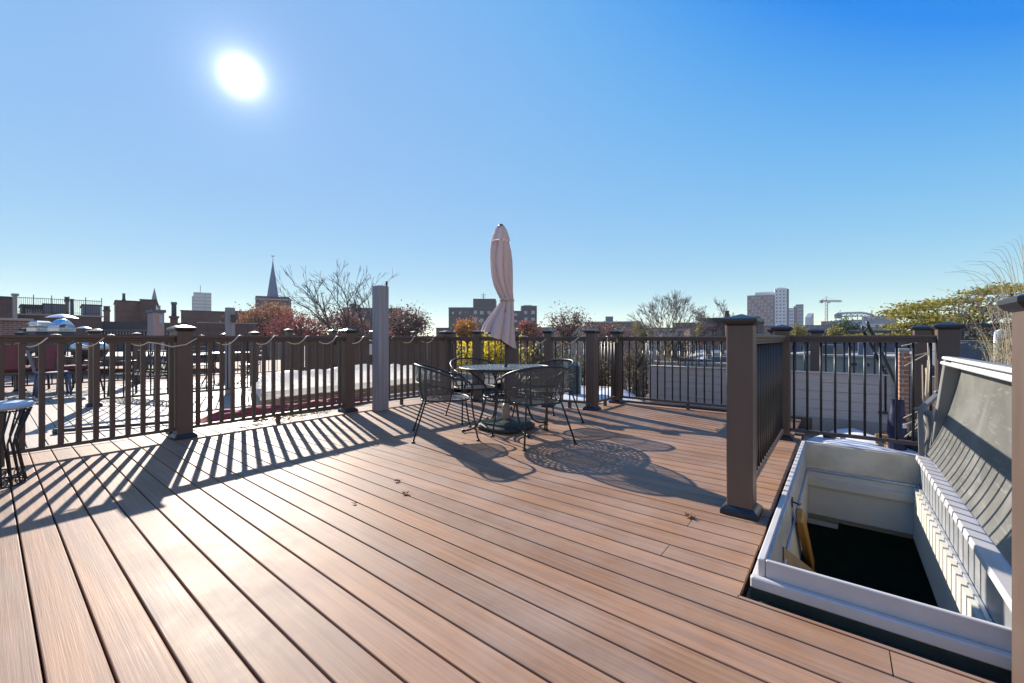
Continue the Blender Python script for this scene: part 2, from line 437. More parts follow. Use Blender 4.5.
# neighbour deck
mb = MB()
for k in range(-46, 68):
    x = BX0 + k * P + GAP / 2; w = P - GAP
    y1 = 12.95
    y0_ = 5.815 if x < C0.x + .25 else 6.4
    add_board(mb, x, w, y0_, 9.35 + .7 * ((k * 7) % 5)); add_board(mb, x, w, 9.354 + .7 * ((k * 7) % 5), y1)
tag(mb.obj('neighbour_deck_floor', M['deck2']), kind='structure')
mb = MB(); mb.box(-7, 9.4, 5.85, 13.0, -.2, -.17)
tag(mb.obj('neighbour_roof_membrane', M['membrane']), kind='structure')
M['pavers'] = brick_mat('orange_terrace_pavers', (.36, .22, .15), (.30, .18, .13), (.22, .17, .14), .6)
mb = MB(); mb.box(-14, 9.4, 13.02, 22, -.3, -.02)
tag(mb.obj('terrace_floor', M['pavers']), kind='structure')

# ------------------------------------------------------------------ railings
PW = .14; PH = 1.13
def pyramid_cap(mb, w, z):
    h = w / 2
    prof = [(h - .028, z - .003), (h - .012, z + .006), (h - .004, z + .016), (h, z + .022), (h, z + .036), (h - .012, z + .042), (.004, z + .068)]
    vs = []; n = 4
    for r, zz in prof:
        vs += [(-r, -r, zz), (r, -r, zz), (r, r, zz), (-r, r, zz)]
    fs = []
    for i in range(len(prof) - 1):
        for k in range(4):
            fs.append((i * 4 + k, i * 4 + (k + 1) % 4, i * 4 + 4 + (k + 1) % 4, i * 4 + 4 + k))
    fs += [(3, 2, 1, 0), tuple(range(len(vs) - 4, len(vs)))]
    return mb.add(vs, fs)
def base_trim(mb, w):
    h = w / 2
    prof = [(h + .03, 0.001), (h + .03, .022), (h + .022, .034), (h + .008, .046), (h + .002, .05)]
    vs = []
    for r, zz in prof: vs += [(-r, -r, zz), (r, -r, zz), (r, r, zz), (-r, r, zz)]
    fs = [(i * 4 + k, i * 4 + (k + 1) % 4, i * 4 + 4 + (k + 1) % 4, i * 4 + 4 + k) for i in range(len(prof) - 1) for k in range(4)]
    fs += [(3, 2, 1, 0), tuple(range(len(vs) - 4, len(vs)))]
    return mb.add(vs, fs)
PROTO = {}
def post(parent, p, rz=0.0, w=PW, h=PH, body=None, top=False, trim=True):
    """post > post_cap, base_trim, under a railing"""
    key = (w, h, body)
    L0 = origin_of(parent) if parent else Vector((0, 0, 0))
    if key not in PROTO:
        a = MB().box(-w / 2, w / 2, -w / 2, w / 2, .002, h, ch=.004)
        c = pyramid_cap(MB(), w + .048, h); b = base_trim(MB(), w)
        po = a.obj('post', M[body or 'brown'], parent); 
        po.data.transform(Matrix.Translation(L0)) if parent else None
        co = c.obj('post_cap', M['cap'], po, sub=False); bo = b.obj('base_trim', M['cap'], po, sub=False)
        PROTO[key] = (po.data, co.data, bo.data)
        po.location = Vector(p) - L0; po.rotation_euler = (0, 0, rz)
        return po
    pd, cd, bd = PROTO[key]
    po = bpy.data.objects.new('post', pd); COL.objects.link(po); po.parent = parent
    po.location = Vector(p) - L0; po.rotation_euler = (0, 0, rz)
    co = bpy.data.objects.new('post_cap', cd); COL.objects.link(co); co.parent = po
    if trim:
        bo = bpy.data.objects.new('base_trim', bd); COL.objects.link(bo); bo.parent = po
    return po
BALP = {}
def rail_seg(root, a, b, style, ends=PW / 2, z0=0.0, feet=True, pitch=.112, first=None, top=1.08):
    a = Vector((a[0], a[1], 0)); b = Vector((b[0], b[1], 0)); d = b - a; Ln = d.length; u = d / Ln
    a2, b2 = a + u * ends, b - u * ends
    L0 = origin_of(root)
    Z = lambda mb: [setattr(mb, 'v', [(x, y, z + z0) for x, y, z in mb.v]), mb][1]
    wood = style == 'brown'
    mb = MB(); mb.obox(a2, b2, .092 if wood else .088, top - .028, top, .006); mb.obox(a2, b2, .07, top - .048, top - .0285, .003); mb.obox(a2, b2, .052, top - .068, top - .0485, .003)
    Z(mb).obj('top_rail', M['brownrail'], root)
    mb = MB(); mb.obox(a2, b2, .05, .085, .117, .004)
    Z(mb).obj('bottom_rail', M['brownrail'], root)
    n = int((Ln - 2 * ends - .03) / pitch); st = first if first is not None else (Ln - n * pitch) / 2
    w = .037 if wood else .019
    key = (style, top)
    if key not in BALP:
        if wood: BALP[key] = MB().box(-w / 2, w / 2, -w / 2, w / 2, .118, top - .069, ch=.003)
        else: BALP[key] = MB().tube([(0, 0, .118), (0, 0, top - .069)], w / 2 * 1.15, 8)
        BALP[key] = (BALP[key], None)
    mbb, me = BALP[key]
    for i in range(n + 1):
        q = a + u * (st + i * pitch)
        if (q - a).length < ends + .02 or (q - b).length < ends + .02: continue
        if me is None:
            o = MB(); o.v = mbb.v; o.f = mbb.f; o.uv = mbb.uv; o.sm = mbb.sm
            ob = o.obj('baluster', M['brownbal'] if wood else M['black'], root, sub=False)
            me = ob.data; BALP[key] = (mbb, me)
        else:
            ob = bpy.data.objects.new('baluster', me); COL.objects.link(ob); ob.parent = root
        ob.location = q - L0 + Vector((0, 0, z0)); ob.rotation_euler = (0, 0, math.atan2(u.y, u.x))
    if feet:
        k = max(1, int(Ln / 1.6))
        for i in range(k):
            q = a + u * (Ln * (i + 1) / (k + 1))
            Z(MB().box(q.x - .02, q.x + .02, q.y - .02, q.y + .02, .001, .086)).obj('foot_block', M['brownrail'], root)

# left railing
root = empty('deck_railing', (P3.x, P3.y, 0)); tag(root, 'brown railing with square balusters between the deck and the bright neighbouring deck', 'railing')
PL0 = Vector((P3.x - 2.44, P3.y - .12, 0))
for p in (PL0, P3, P4, C0): post(root, p, math.atan2(P4.y - P3.y, P4.x - P3.x))
rail_seg(root, PL0, P3, 'brown'); rail_seg(root, P3, P4, 'brown'); rail_seg(root, P4, C0, 'brown')
# far railing
root = empty('deck_railing', (C0.x, C0.y, 0)); tag(root, 'brown railing with slim black balusters behind the round table', 'railing')
mid = [C0 + (P5 - C0) * t for t in (.245, .50, .735)]
rz = math.atan2(P5.y - C0.y, P5.x - C0.x)
pts = [C0] + mid + [P5]
for i, p in enumerate(pts):
    if i: post(root, p, rz if i < 4 else 0, w=PW if i in (2, 4) else .115)
for i in range(4): rail_seg(root, pts[i], pts[i + 1], 'black')
# jog and long back rail
PB = Vector((P6.x + .04, .66, 0))
root = empty('deck_railing', (P6.x, P6.y, 0)); tag(root, 'brown railing with black balusters in front of the pale grey board wall, turning a corner', 'railing')
post(root, P6); post(root, PB)
rail_seg(root, P5, P6, 'black'); rail_seg(root, P6, PB, 'black')
# hatch guard rail
P1 = G(741.6, 511.8); P2 = Vector((P1.x + 2.36, P1.y + .01, 0)); PR = Vector((P2.x + .02, -.735, 0))
root = empty('deck_railing', (P1.x, P1.y, 0)); tag(root, 'brown guard railing with black balusters around the open roof hatch', 'railing')
post(root, P1); post(root, P2); post(root, PR)
rail_seg(root, P1, P2, 'black', feet=False); rail_seg(root, P2, PR, 'black', feet=False)
# near post at the hatch corner
pn = Vector((1.93 + NEARP[0], HY1 - NEARP[1], 0))
r = post(None, pn, trim=False); r.name = 'railing_post'; tag(r, 'reddish brown post with black cap standing by the front corner of the roof hatch', 'railing post')
for c in children(r): pass

# grey timber post with junction box
gp = G(380.5, 410.5)
root = empty('timber_post', gp, rad(4)); tag(root, 'tall weathered grey timber post standing against the brown railing', 'post')
MB().box(-.092, .092, -.075, .075, .002, 1.815, ch=.006).obj('timber', M['greywood'], root, sub=False)
MB().tube([(.07, -.05, 1.81), (.07, -.05, 1.86), (.07, -.05, 1.885)], [.012, .016, .02], 6).obj('lamp_stub', M['greydark'], root, sub=False)
jb = T(374, 6.1, ZY(349, 6.1))
root = empty('junction_box', jb, CAMYAW); tag(root, 'small white electrical box fixed to the tall grey timber post', 'electrical box')
MB().box(-.055, .055, -.04, .04, -.085, .075, ch=.006).obj('box_body', M['white'], root, sub=False)
MB().box(-.05, .05, -.055, -.041, -.08, .07, ch=.004).obj('cover', M['white'], root, sub=False)
MB().tube([(0, 0, .075), (-.02, 0, .12), (-.07, -.01, .13)], .008, 6).obj('cable', M['rope'], root, sub=False)

# second timber post on the neighbour's deck
p = T(230, 7.95, 0)
root = empty('timber_post', p, rad(4)); tag(root, 'weathered grey timber post with a small lantern on the bright neighbouring deck', 'post')
MB().box(-.065, .065, -.06, .06, .002, 1.64, ch=.006).obj('timber', M['greywood'], root, sub=False)
lb = MB(); lb.box(.0, .06, -.12, -.061, 1.36, 1.48); lb.box(-.01, .07, -.13, -.061, 1.481, 1.50); lb.obj('lantern', M['greydark'], root, sub=False)

# rope lights
def rope(name, label, a, b, pitch, extra0=None, extra1=None, zc=1.045, ph=0.0, cuts=()):
    a = Vector(a); b = Vector(b); d = (b - a); Ln = d.length; u = d / Ln; nrm = Vector((-u.y, u.x, 0))
    pts = list(extra0 or [])
    n = int(Ln / .028)
    for i in range(n + 1):
        s = Ln * i / n; th = 2 * PI * s / pitch + ph + .5 * math.sin(s * 1.7)
        hx, hz = .058 * math.cos(th), .042 * math.sin(th) - .002
        sag = -.03 * max(0, math.sin(th + 2.2)) 
        pts.append(a + u * s + nrm * -hx + Vector((0, 0, zc + hz + sag)))
    pts += list(extra1 or [])
    tag(MB().tube(pts,   .0058, 6).obj(name, M['rope']), label, 'rope light')
e1 = [P3 + Vector((-.22, -.075, 1.0)), P3 + Vector((-.11, -.085, .965)), P3 + Vector((.0, -.09, .985)), P3 + Vector((.10, -.075, 1.05))]
a0 = Vector((PL0.x + .1, PL0.y, 0)); a1 = Vector((P3.x - .3, P3.y - .005, 0))
rope('rope_light', 'beige rope light wound round the brown railing beside the wire side table', a0, a1, .34, extra1=e1)
rope('rope_light', 'beige rope light spiralling along the railing from the brown post to the grey timber post', P3 + Vector((.14, .0, 0)), P4 + (C0 - P4) * .25, .40, ph=1.2)
rope('rope_light', 'beige rope light spiralling along the railing corner past the grey timber post', P4 + (C0 - P4) * .38, C0 - (C0 - P4) * .05, .40, ph=.4)
rope('rope_light', 'beige rope light looped over the railing behind the mesh chair beside the umbrella', mid[1] + (P5 - C0) * .05, P5 - (P5 - C0) * .03, .50, ph=.6)
pj = [P6 + Vector((-.10, .06, 1.10)), P6 + Vector((-.06, .10, 1.02)), P6 + Vector((-.09, .03, .96)), P6 + Vector((-.10, -.06, 1.0)), P6 + Vector((-.10, -.02, 1.08))]
rope('rope_light', 'beige rope light coiled on the short railing between two corner posts', P5 + (P6 - P5) * .12, P6 - (P6 - P5) * .12, .42, ph=2.0, extra1=pj)

# ------------------------------------------------------------------ roof hatch
tX0, tX1, hYa, hYb = 2.02, 4.585, .275, -.53      # inside faces of the curb run just inside these
root = empty('roof_hatch', (tX0, hYa, 0)); tag(root, 'open metal roof hatch with raised pale curb over a dark stairwell', 'roof hatch')
zt = .13
mb = MB()
c = .03
mb.box(tX0 - .012, tX1, hYa - c, hYa - .002, -.30, zt, ch=.004)                 # side by the guard rail
mb.box(tX0 - .012, tX1, hYb + .002, hYb + c, -.30, zt, ch=.004)                 # hinge side
mb.box(tX0 - .012, tX0 + .006, hYb + c + .002, hYa - c - .002, -.30, zt - .001, ch=.003)           # front
mb.box(tX1 - c, tX1 + .004, hYb + c + .002, hYa - c - .002, -.30, zt - .001, ch=.003)
mb.obj('curb', M['aluwhite'], root)
mb = MB()
mb.box(tX0 - .045, tX0 - .014, hYb - .08, hYa + .02, .014, .060, ch=.005)
mb.box(tX0 - .0135, tX1, hYa - .001, hYa + .020, -.05, .05, ch=.004)
mb.obj('flashing', M['aluwhite'], root)
mb = MB()
mb.box(tX0 - .06, tX0 - .0225, hYb - .1, hYa + .03, -.20, -.035); mb.box(tX0 - .022, tX0 - .0125, hYb - .1, hYa + .021, -.20, .013); mb.box(tX0 - .02, tX1, hYa + .0285, hYa + .036, -.20, -.06); mb.box(tX0 - .14, tX0 - .061, hYb - .3, hYa + .03, -.20, -.12)
mb.obj('membrane_upstand', M['darkgreen'], root)
iX0, iX1, iYa, iYb = tX0 + c, tX1 - c, hYa - c, hYb + c
mb = MB()                                                                       # metal liner inside the curb
mb.box(iX1 - .012, iX1 - .001, iYb + .002, iYa - .002, -.10, zt - .012); mb.obj('end_liner', M['alutan'], root)
mb = MB(); mb.box(iX0, iX1 - .013, iYa - .010, iYa - .001, -.10, zt - .012); mb.box(iX0, iX1 - .013, iYb + .001, iYb + .010, -.10, zt - .012)
mb.obj('side_liner', M['alu'], root)
mb = MB(); mb.box(iX0, iX1 - .013, iYa - .026, iYa - .011, -.118, -.10, ch=.003); mb.box(iX0, iX1 - .013, iYb + .011, iYb + .03, -.118, -.10, ch=.003); mb.box(iX1 - .04, iX1 - .0135, iYb + .031, iYa - .027, -.118, -.10, ch=.003)
mb.obj('gasket_strip', M['alu'], root)
zb = -.52
mb = MB()                                                                       # drywall lining of the shaft
mb.box(iX0 - .03, iX1 + .06, iYa - .022, iYa + .03, zb, -.119); mb.box(iX0 - .03, iX1 + .06, iYb - .03, iYb + .050, zb, -.1185)
mb.box(iX1 - .042, iX1 + .06, iYb + .0505, iYa - .0225, zb + .03, -.1195); mb.box(iX0 - .03, iX0 + .006, iYb + .0345, iYa - .0225, zb + .001, -.1195)
mb.box(iX1 - .07, iX1 - .0425, iYb + .0345, iYa - .0225, -.235, -.17)
mb.obj('shaft_lining', M['cream'], root)
mb = MB(); mb.box(iX0 + 1.0, iX0 + 1.03, iYa - .018, iYa - .0105, .02, .075); mb.tube([(iX0 + 1.015, iYa - .02, .05), (iX0 + 1.015, iYa - .05, .04), (iX0 + 1.05, iYa - .055, .035)], .006, 6)
mb.obj('latch', M['greydark'], root)
# lid: hinged on the side away from the guard rail, standing open and leaning back a little
lid = empty('lid', (0, 0, 0)); lid.parent = root; lid.location = Vector((tX0, hYb - .055, zt + .01)) - origin_of(root); lid.rotation_euler = (rad(6.5), 0, 0)
LL = tX1 - tX0 - .07; LH = .755
mb = MB(); mb.box(0, .07, -.055, .055, .0, LH, ch=.004); mb.box(LL - .075, LL, -.055, .055, 0, LH, ch=.004); mb.box(.071, LL - .076, -.055, .0, 0, .05, ch=.003)
mb.obj('lid_frame', M['alugrey'], lid, sub=False)
mb = MB(); mb.box(0, LL + .01, -.06, .045, LH + .001, LH + .022, ch=.006); mb.obj('edge_cap', M['alugrey'], lid, sub=False)
mb = MB(); mb.box(.0, LL, .046, .066, LH - .004, LH + .018, ch=.006); mb.box(.04, LL - .04, .056, .076, LH - .042, LH - .018, ch=.007); mb.box(.076, LL - .08, -.03, .024, LH - .03, LH, ch=.003)
mb.obj('edge_trim', M['white'], lid, sub=False)
def bow(u, v):
    z = .03 + v * (LH - .07); y = -.035 + .11 * (1 - v) ** 2.6 + .012 * math.sin(PI * v)
    return (.06 + u * (LL - .12), y, z)
mb = MB(); mb.surf(24, 16, bow); mb.surf(24, 16, lambda u, v: tuple(Vector(bow(1 - u, v)) + Vector((0, -.006, 0))))
m, nt, b = new_mat('scuffed_translucent_panel'); 
tc = N(nt, 'ShaderNodeTexCoord'); n1 = N(nt, 'ShaderNodeTexNoise', Scale=2.2, Detail=8.0, Distortion=1.6); nt.links.new(tc.outputs['Object'], n1.inputs['Vector'])
mp = N(nt, 'ShaderNodeMapping'); mp.inputs['Scale'].default_value = (3, 1, 22); mp.inputs['Rotation'].default_value = (0, rad(35), 0); nt.links.new(tc.outputs['Object'], mp.inputs[0])
n2 = N(nt, 'ShaderNodeTexNoise', Scale=1.5, Detail=6.0, Distortion=2.0); nt.links.new(mp.outputs[0], n2.inputs['Vector'])
cc = ramp(nt, n1.outputs['Fac'], [(.3, (.115, .113, .10)), (.55, (.16, .157, .14)), (.75, (.22, .212, .19))])
cc = mixc(nt, ramp(nt, n2.outputs['Fac'], [(.58, (0, 0, 0)), (.68, (.4, .4, .4))]), cc, (.34, .33, .30))
nt.links.new(cc, b.inputs['Base Color']); b.inputs['Roughness'].default_value = .38
mb.obj('lid_panel', m, lid, sub=False)
mb = MB(); mb.box(.07, LL - .08, .056, .13, -.03, .004, ch=.003); mb.obj('hinge_ledge', M['aluwhite'], lid, sub=False)
mb = MB(); mb.surf(16, 6, lambda u, v: (.42 + .032 * math.cos(2 * PI * u) + .007 * math.cos(2 * PI * u) * math.cos(2 * PI * v), .06 + .007 * math.sin(2 * PI * v), .13 + (.032 + .007 * math.cos(2 * PI * v)) * math.sin(2 * PI * u)), closed_u=True)
mb.obj('pull_ring', M['alu'], lid, sub=False)
# lift arm
e0 = T(940, 3.30, .625); e1 = T(920, 3.26, .49); e2 = T(922, 3.17, .10)
mb = MB(); mb.tube([e0, e1], .02, 4, smooth=False); mb.tube([e1 + Vector((0, 0, .02)), e2], [.022, .022], 4, smooth=False)
mb.tube([e0 + Vector((.03, -.03, 0)), e0 - Vector((.03, -.03, 0))], .012, 8); mb.tube([e1 + Vector((.04, -.03, .01)), e1 - Vector((.04, -.03, -.01))], .014, 8)
mb.obj('lift_arm', M['alugrey'], root)
e4 = T(931, 3.32, .30); e5 = T(929, 3.28, .12)
mb = MB(); mb.tube([e1 + Vector((.05, -.05, -.02)), e4, e5], [.03, .03, .035], 8); mb.obj('gas_spring', M['alugrey'], root)
# stairwell room below
root = empty('stairwell_room', (tX0, hYa, -3.1)); tag(root, 'dark green carpeted stairwell room seen down through the hatch opening', 'stairwell')
mb = MB()
rx0, rx1, ry0, ry1 = 1.0, 6.2, -1.6, 1.2
mb.box(rx0, rx1, ry0, ry1, -3.2, -3.1); mb.obj('carpet', M['darkroom'], root)
mb = MB(); mb.box(rx0, rx0 + .05, ry0, ry1, -3.1, zb); mb.box(rx1 - .05, rx1, ry0, ry1, -3.1, zb); mb.box(rx0 + .05, rx1 - .05, ry1 - .05, ry1, -3.1, zb); mb.box(rx0 + .05, rx1 - .05, ry0, ry0 + .05, -3.1, zb)
mb.obj('wall', M['darkwall'], root)
mb = MB(); z0, z1 = zb - .04, zb - .002
mb.box(rx0, iX0 - .03, ry0, ry1, z0, z1); mb.box(iX1 + .06, rx1, ry0, ry1, z0, z1); mb.box(iX0 - .03, iX1 + .06, iYa + .03, ry1, z0, z1); mb.box(iX0 - .03, iX1 + .06, ry0, iYb - .03, z0, z1)
mb.obj('ceiling', M['cream'], root)
lp = G(826, 513.5, -.58)
mb = MB(); mb.box(4.62, 4.78, lp.y - .09, lp.y + .13, -.62, -.575, ch=.004); mb.obj('light_fitting', M['white'], root)
# stair with orange handrail and plywood stringer
root = empty('hatch_ladder', (2.6, .1, -3.1)); tag(root, 'steep wooden ladder stair with orange handrail under the roof hatch', 'ladder')
ha = T(799.5, 2.55, ZY(515, 2.55)); hb_ = T(811, 3.15, ZY(566, 3.15))
mb = MB(); mb.box(-.02, .02, -.045, .045, -.01, (ha - hb_).length, Matrix.Translation(hb_) @ (ha - hb_).normalized().to_track_quat('Z', 'Y').to_matrix().to_4x4(), .008)
mb.obj('handrail', M['orange'], root)
sa = G(790, 556, -.25); 
mb = MB()
yy = iYa - .09
yy = iYa - .035
A_ = T(784, 2.15, ZY(547, 2.15)); B_ = T(822, 2.5, ZY(577, 2.5)); dn = Vector((0, 0, -.42)); tk = Vector((.012, .018, 0))
v0 = [A_, B_, B_ + dn, A_ + dn * .9]; v1 = [p + tk for p in v0]
mb.add(v0 + v1, [(0, 1, 2, 3), (7, 6, 5, 4)] + [(i, i + 4, (i + 1) % 4 + 4, (i + 1) % 4) for i in range(4)])
mb.obj('stringer', M['ply'], root)
for i in range(9):
    z = -.72 - i * .26; x = 2.45 + i * .125
    MB().box(x, x + .2, yy - .70, yy - .041, z - .03, z).obj('tread', M['darkroom'], root)
# ------------------------------------------------------------------ table, chairs, parasol
TP = T(506, 4.88, 0)
TZ = .717; TR = .537
root = empty('patio_table', TP, rad(12)); tag(root, 'round black iron patio table with lattice top around the closed parasol', 'table')
def disc(u, v):
    a = 2 * PI * u; r = .035 + (TR - .035) * v
    return (r * math.cos(a), r * math.sin(a), TZ)
mb = MB(); mb.surf(72, 6, disc, uvf=lambda u, v: (u, (.035 + (TR - .035) * v) / TR), smooth=True)
mb.obj('tabletop', M['tabletop'], root, sub=False)
mb = MB(); mb.tube([(TR * math.cos(2 * PI * k / 64), TR * math.sin(2 * PI * k / 64), TZ - .006) for k in range(64)], .013, 8, closed=True)
mb.tube([(.036 * math.cos(2 * PI * k / 20), .036 * math.sin(2 * PI * k / 20), TZ - .002) for k in range(20)], .006, 6, closed=True)
for k in range(4):
    a = PI / 4 + k * PI / 2
    mb.tube([(.04 * math.cos(a), .04 * math.sin(a), TZ - .012), (TR * .98 * math.cos(a), TR * .98 * math.sin(a), TZ - .012)], .008, 5)
mb.obj('rim', M['iron'], root, sub=False)
mb = MB(); mb.tube([(.26 * math.cos(2 * PI * k / 40), .26 * math.sin(2 * PI * k / 40), .345) for k in range(40)], .012, 6, closed=True)
mb.tube([(.26 * math.cos(2 * PI * k / 40), .26 * math.sin(2 * PI * k / 40), .385) for k in range(40)], .009, 6, closed=True)
for k in range(40):
    a = 2 * PI * k / 40; b_ = a + PI / 40
    mb.tube([(.26 * math.cos(a), .26 * math.sin(a), .345), (.26 * math.cos(b_), .26 * math.sin(b_), .385)], .005, 4)
mb.obj('ring_shelf', M['iron'], root, sub=False)
def bez(P, n):
    out = []
    for i in range(n + 1):
        t = i / n; q = [Vector(p) for p in P]
        while len(q) > 1: q = [q[j].lerp(q[j + 1], t) for j in range(len(q) - 1)]
        out.append(q[0])
    return out
legpath = bez([(.47, 0, .72), (.44, 0, .60), (.20, 0, .60), (.26, 0, .36)], 10) + bez([(.26, 0, .36), (.32, 0, .12), (.34, 0, .02), (.52, 0, .02)], 10)[1:]
mb = MB(); mb.tube(legpath, .0125, 8); mb.tube([(.50, 0, .02), (.545, 0, .018)], [.0125, .02], 8)
mb.tube(bez([(.36, 0, .69), (.28, 0, .66), (.24, 0, .60), (.30, 0, .53)], 8), .008, 6)
for k in range(4):
    if k == 0: lg = mb.obj('leg', M['iron'], root, sub=False)
    else: lg = clone(lg, root)
    lg.rotation_euler = (0, 0, PI / 4 + k * PI / 2 + rad(8))

# parasol
root = empty('parasol', TP); tag(root, 'closed pale beige parasol tied at the waist standing through the round table', 'parasol')
prof = [  # px y, centre px, half width px, depth factor
 (226, 501, 3.2), (230, 500.6, 6.2), (237, 500.2, 8.6), (241, 500.0, 9.6)]
body = [(241.5, 500.2, 8.6), (250, 500.3, 10.2), (258, 500.6, 10.9), (267, 501, 10.9), (277, 501.8, 10.4), (286, 503.2, 9.4), (294, 505.2, 7.8), (300, 507, 6.6), (303, 506.8, 7.0), (309, 504.5, 9.6), (316, 501.6, 12.6), (324, 499.2, 15.6), (330, 498.5, 17.0)]
def canopy(rows, hem=0.0, n=132, pleats=11, deep=.46):
    D = 4.88; vs = []; fs = []
    NR = len(rows)
    for j, (py, cx, hw) in enumerate(rows):
        z = ZY(py, D); c = (cx - 506) / F * D; r = hw / F * D
        for k in range(n):
            a = 2 * PI * k / n
            tw = a + .28 * math.sin(j * .45)
            pl = abs(math.sin(pleats * tw / 2 + .9 * math.sin(2 * a) + .25 * math.sin(j * .8 + 3 * a))) ** .55
            rr = r * (1 - deep + deep * pl * 1.06) * (1 + .05 * math.sin(3 * a + j * .5))
            q = RGT * (c + rr * math.cos(a)) + FWD * (rr * math.sin(a) * .9)
            zz = z
            if hem and j >= NR - 5:
                wgt = (j - (NR - 5)) / 4.0
                zz = z - wgt * (.085 + .105 * math.cos(a)) - wgt * .03 * pl
                q = q + RGT * (.03 * wgt * math.cos(a) * 0)
                if math.cos(a) > 0: q = q + RGT * (.01 * wgt)
            vs.append((q.x, q.y, zz))
    for j in range(NR - 1):
        for k in range(n):
            q = (k + 1) % n
            fs.append((j * n + k, (j + 1) * n + k, (j + 1) * n + q, j * n + q))
    return vs, fs
mb = MB(); vs, fs = canopy(body, hem=1); mb.add(vs, fs, smooth=True)
cano = mb.obj('canopy', M['canvas'], root, sub=False)
rows = [(py, cx, hw * .72) for py, cx, hw in body[8:]]
mb = MB(); vs, fs = canopy(rows, hem=1); mb.add([(x, y, z - .012) for x, y, z in vs], [tuple(reversed(f)) for f in fs], smooth=True)
mb.obj('lining', M['canvasin'], cano, sub=False)
mb = MB(); vs, fs = canopy(prof, n=72, deep=.24); mb.add(vs, fs + [tuple(range(71, -1, -1))], smooth=True)
mb.obj('vent_flap', M['canvas'], cano, sub=False)
mb = MB(); zt_ = ZY(300, 4.88); cc_ = RGT * (1.0 / F * 4.88)
mb.tube([(cc_.x + .084 * math.cos(2 * PI * k / 28), cc_.y + .076 * math.sin(2 * PI * k / 28), zt_ + .006 * math.sin(k)) for k in range(28)], [.011] * 28, 6, closed=True)
mb.obj('tie_strap', M['canvas'], cano, sub=False)
tc_ = RGT * (-5 / F * 4.88)
mb = MB(); mb.lathe([(.012, ZY(229, 4.88)), (.034, ZY(227.5, 4.88)), (.03, ZY(225.2, 4.88)), (.012, ZY(224, 4.88))], 14, (tc_.x, tc_.y, 0)); mb.obj('finial', M['cap'], root, sub=False)
mb = MB(); mb.tube([(0, 0, .02), (.0, 0, 1.0), (tc_.x * .5, tc_.y * .5, 1.8), (tc_.x, tc_.y, ZY(230, 4.88))], .019, 10); mb.obj('pole', M['greydark'], root, sub=False)
for k in range(8):
    a = 2 * PI * k / 8 + .2
    q0 = RGT * (.05 * math.cos(a) - .075) + FWD * .05 * math.sin(a) ; q1 = RGT * (.10 * math.cos(a) - .08 * (1 if math.cos(a) < .3 else .2)) + FWD * .09 * math.sin(a)
    MB().tube([(q0.x * .3, q0.y * .3, 1.22), (q1.x, q1.y, 1.03 - .06 * math.cos(a))], .007, 5).obj('rib', M['greydark'], root, sub=False)
root = empty('parasol_stand', TP); tag(root, 'heavy dark green parasol base with tan tube beneath the table', 'parasol base')
mb = MB()
def sqd(r, z):
    out = []
    for k in range(40):
        a = 2 * PI * k / 40; e = 4.0
        c_, s_ = math.cos(a), math.sin(a)
        d = (abs(c_) ** e + abs(s_) ** e) ** (-1 / e)
        out.append((r * d * c_, r * d * s_, z))
    return out
rings = [sqd(.27, .003), sqd(.29, .02), sqd(.29, .045), sqd(.27, .06), sqd(.25, .066), sqd(.24, .085), sqd(.15, .10), sqd(.06, .115)]
vs = sum(rings, []); fs = [(i * 40 + k, i * 40 + (k + 1) % 40, i * 40 + 40 + (k + 1) % 40, i * 40 + 40 + k) for i in range(7) for k in range(40)] + [tuple(range(39, -1, -1)), tuple(range(280, 320))]
mb.add(vs, fs, smooth=False); mb.obj('weight', M['darkgreen'], root, sub=False)
MB().lathe([(.042, .11), (.045, .12), (.045, .27), (.036, .275), (.03, .30)], 18).obj('tube', M['tan'], root, sub=False)
MB().tube([(.045, 0, .22), (.09, 0, .22), (.10, 0, .22)], [.008, .008, .02], 8).obj('knob', M['greydark'], root, sub=False)

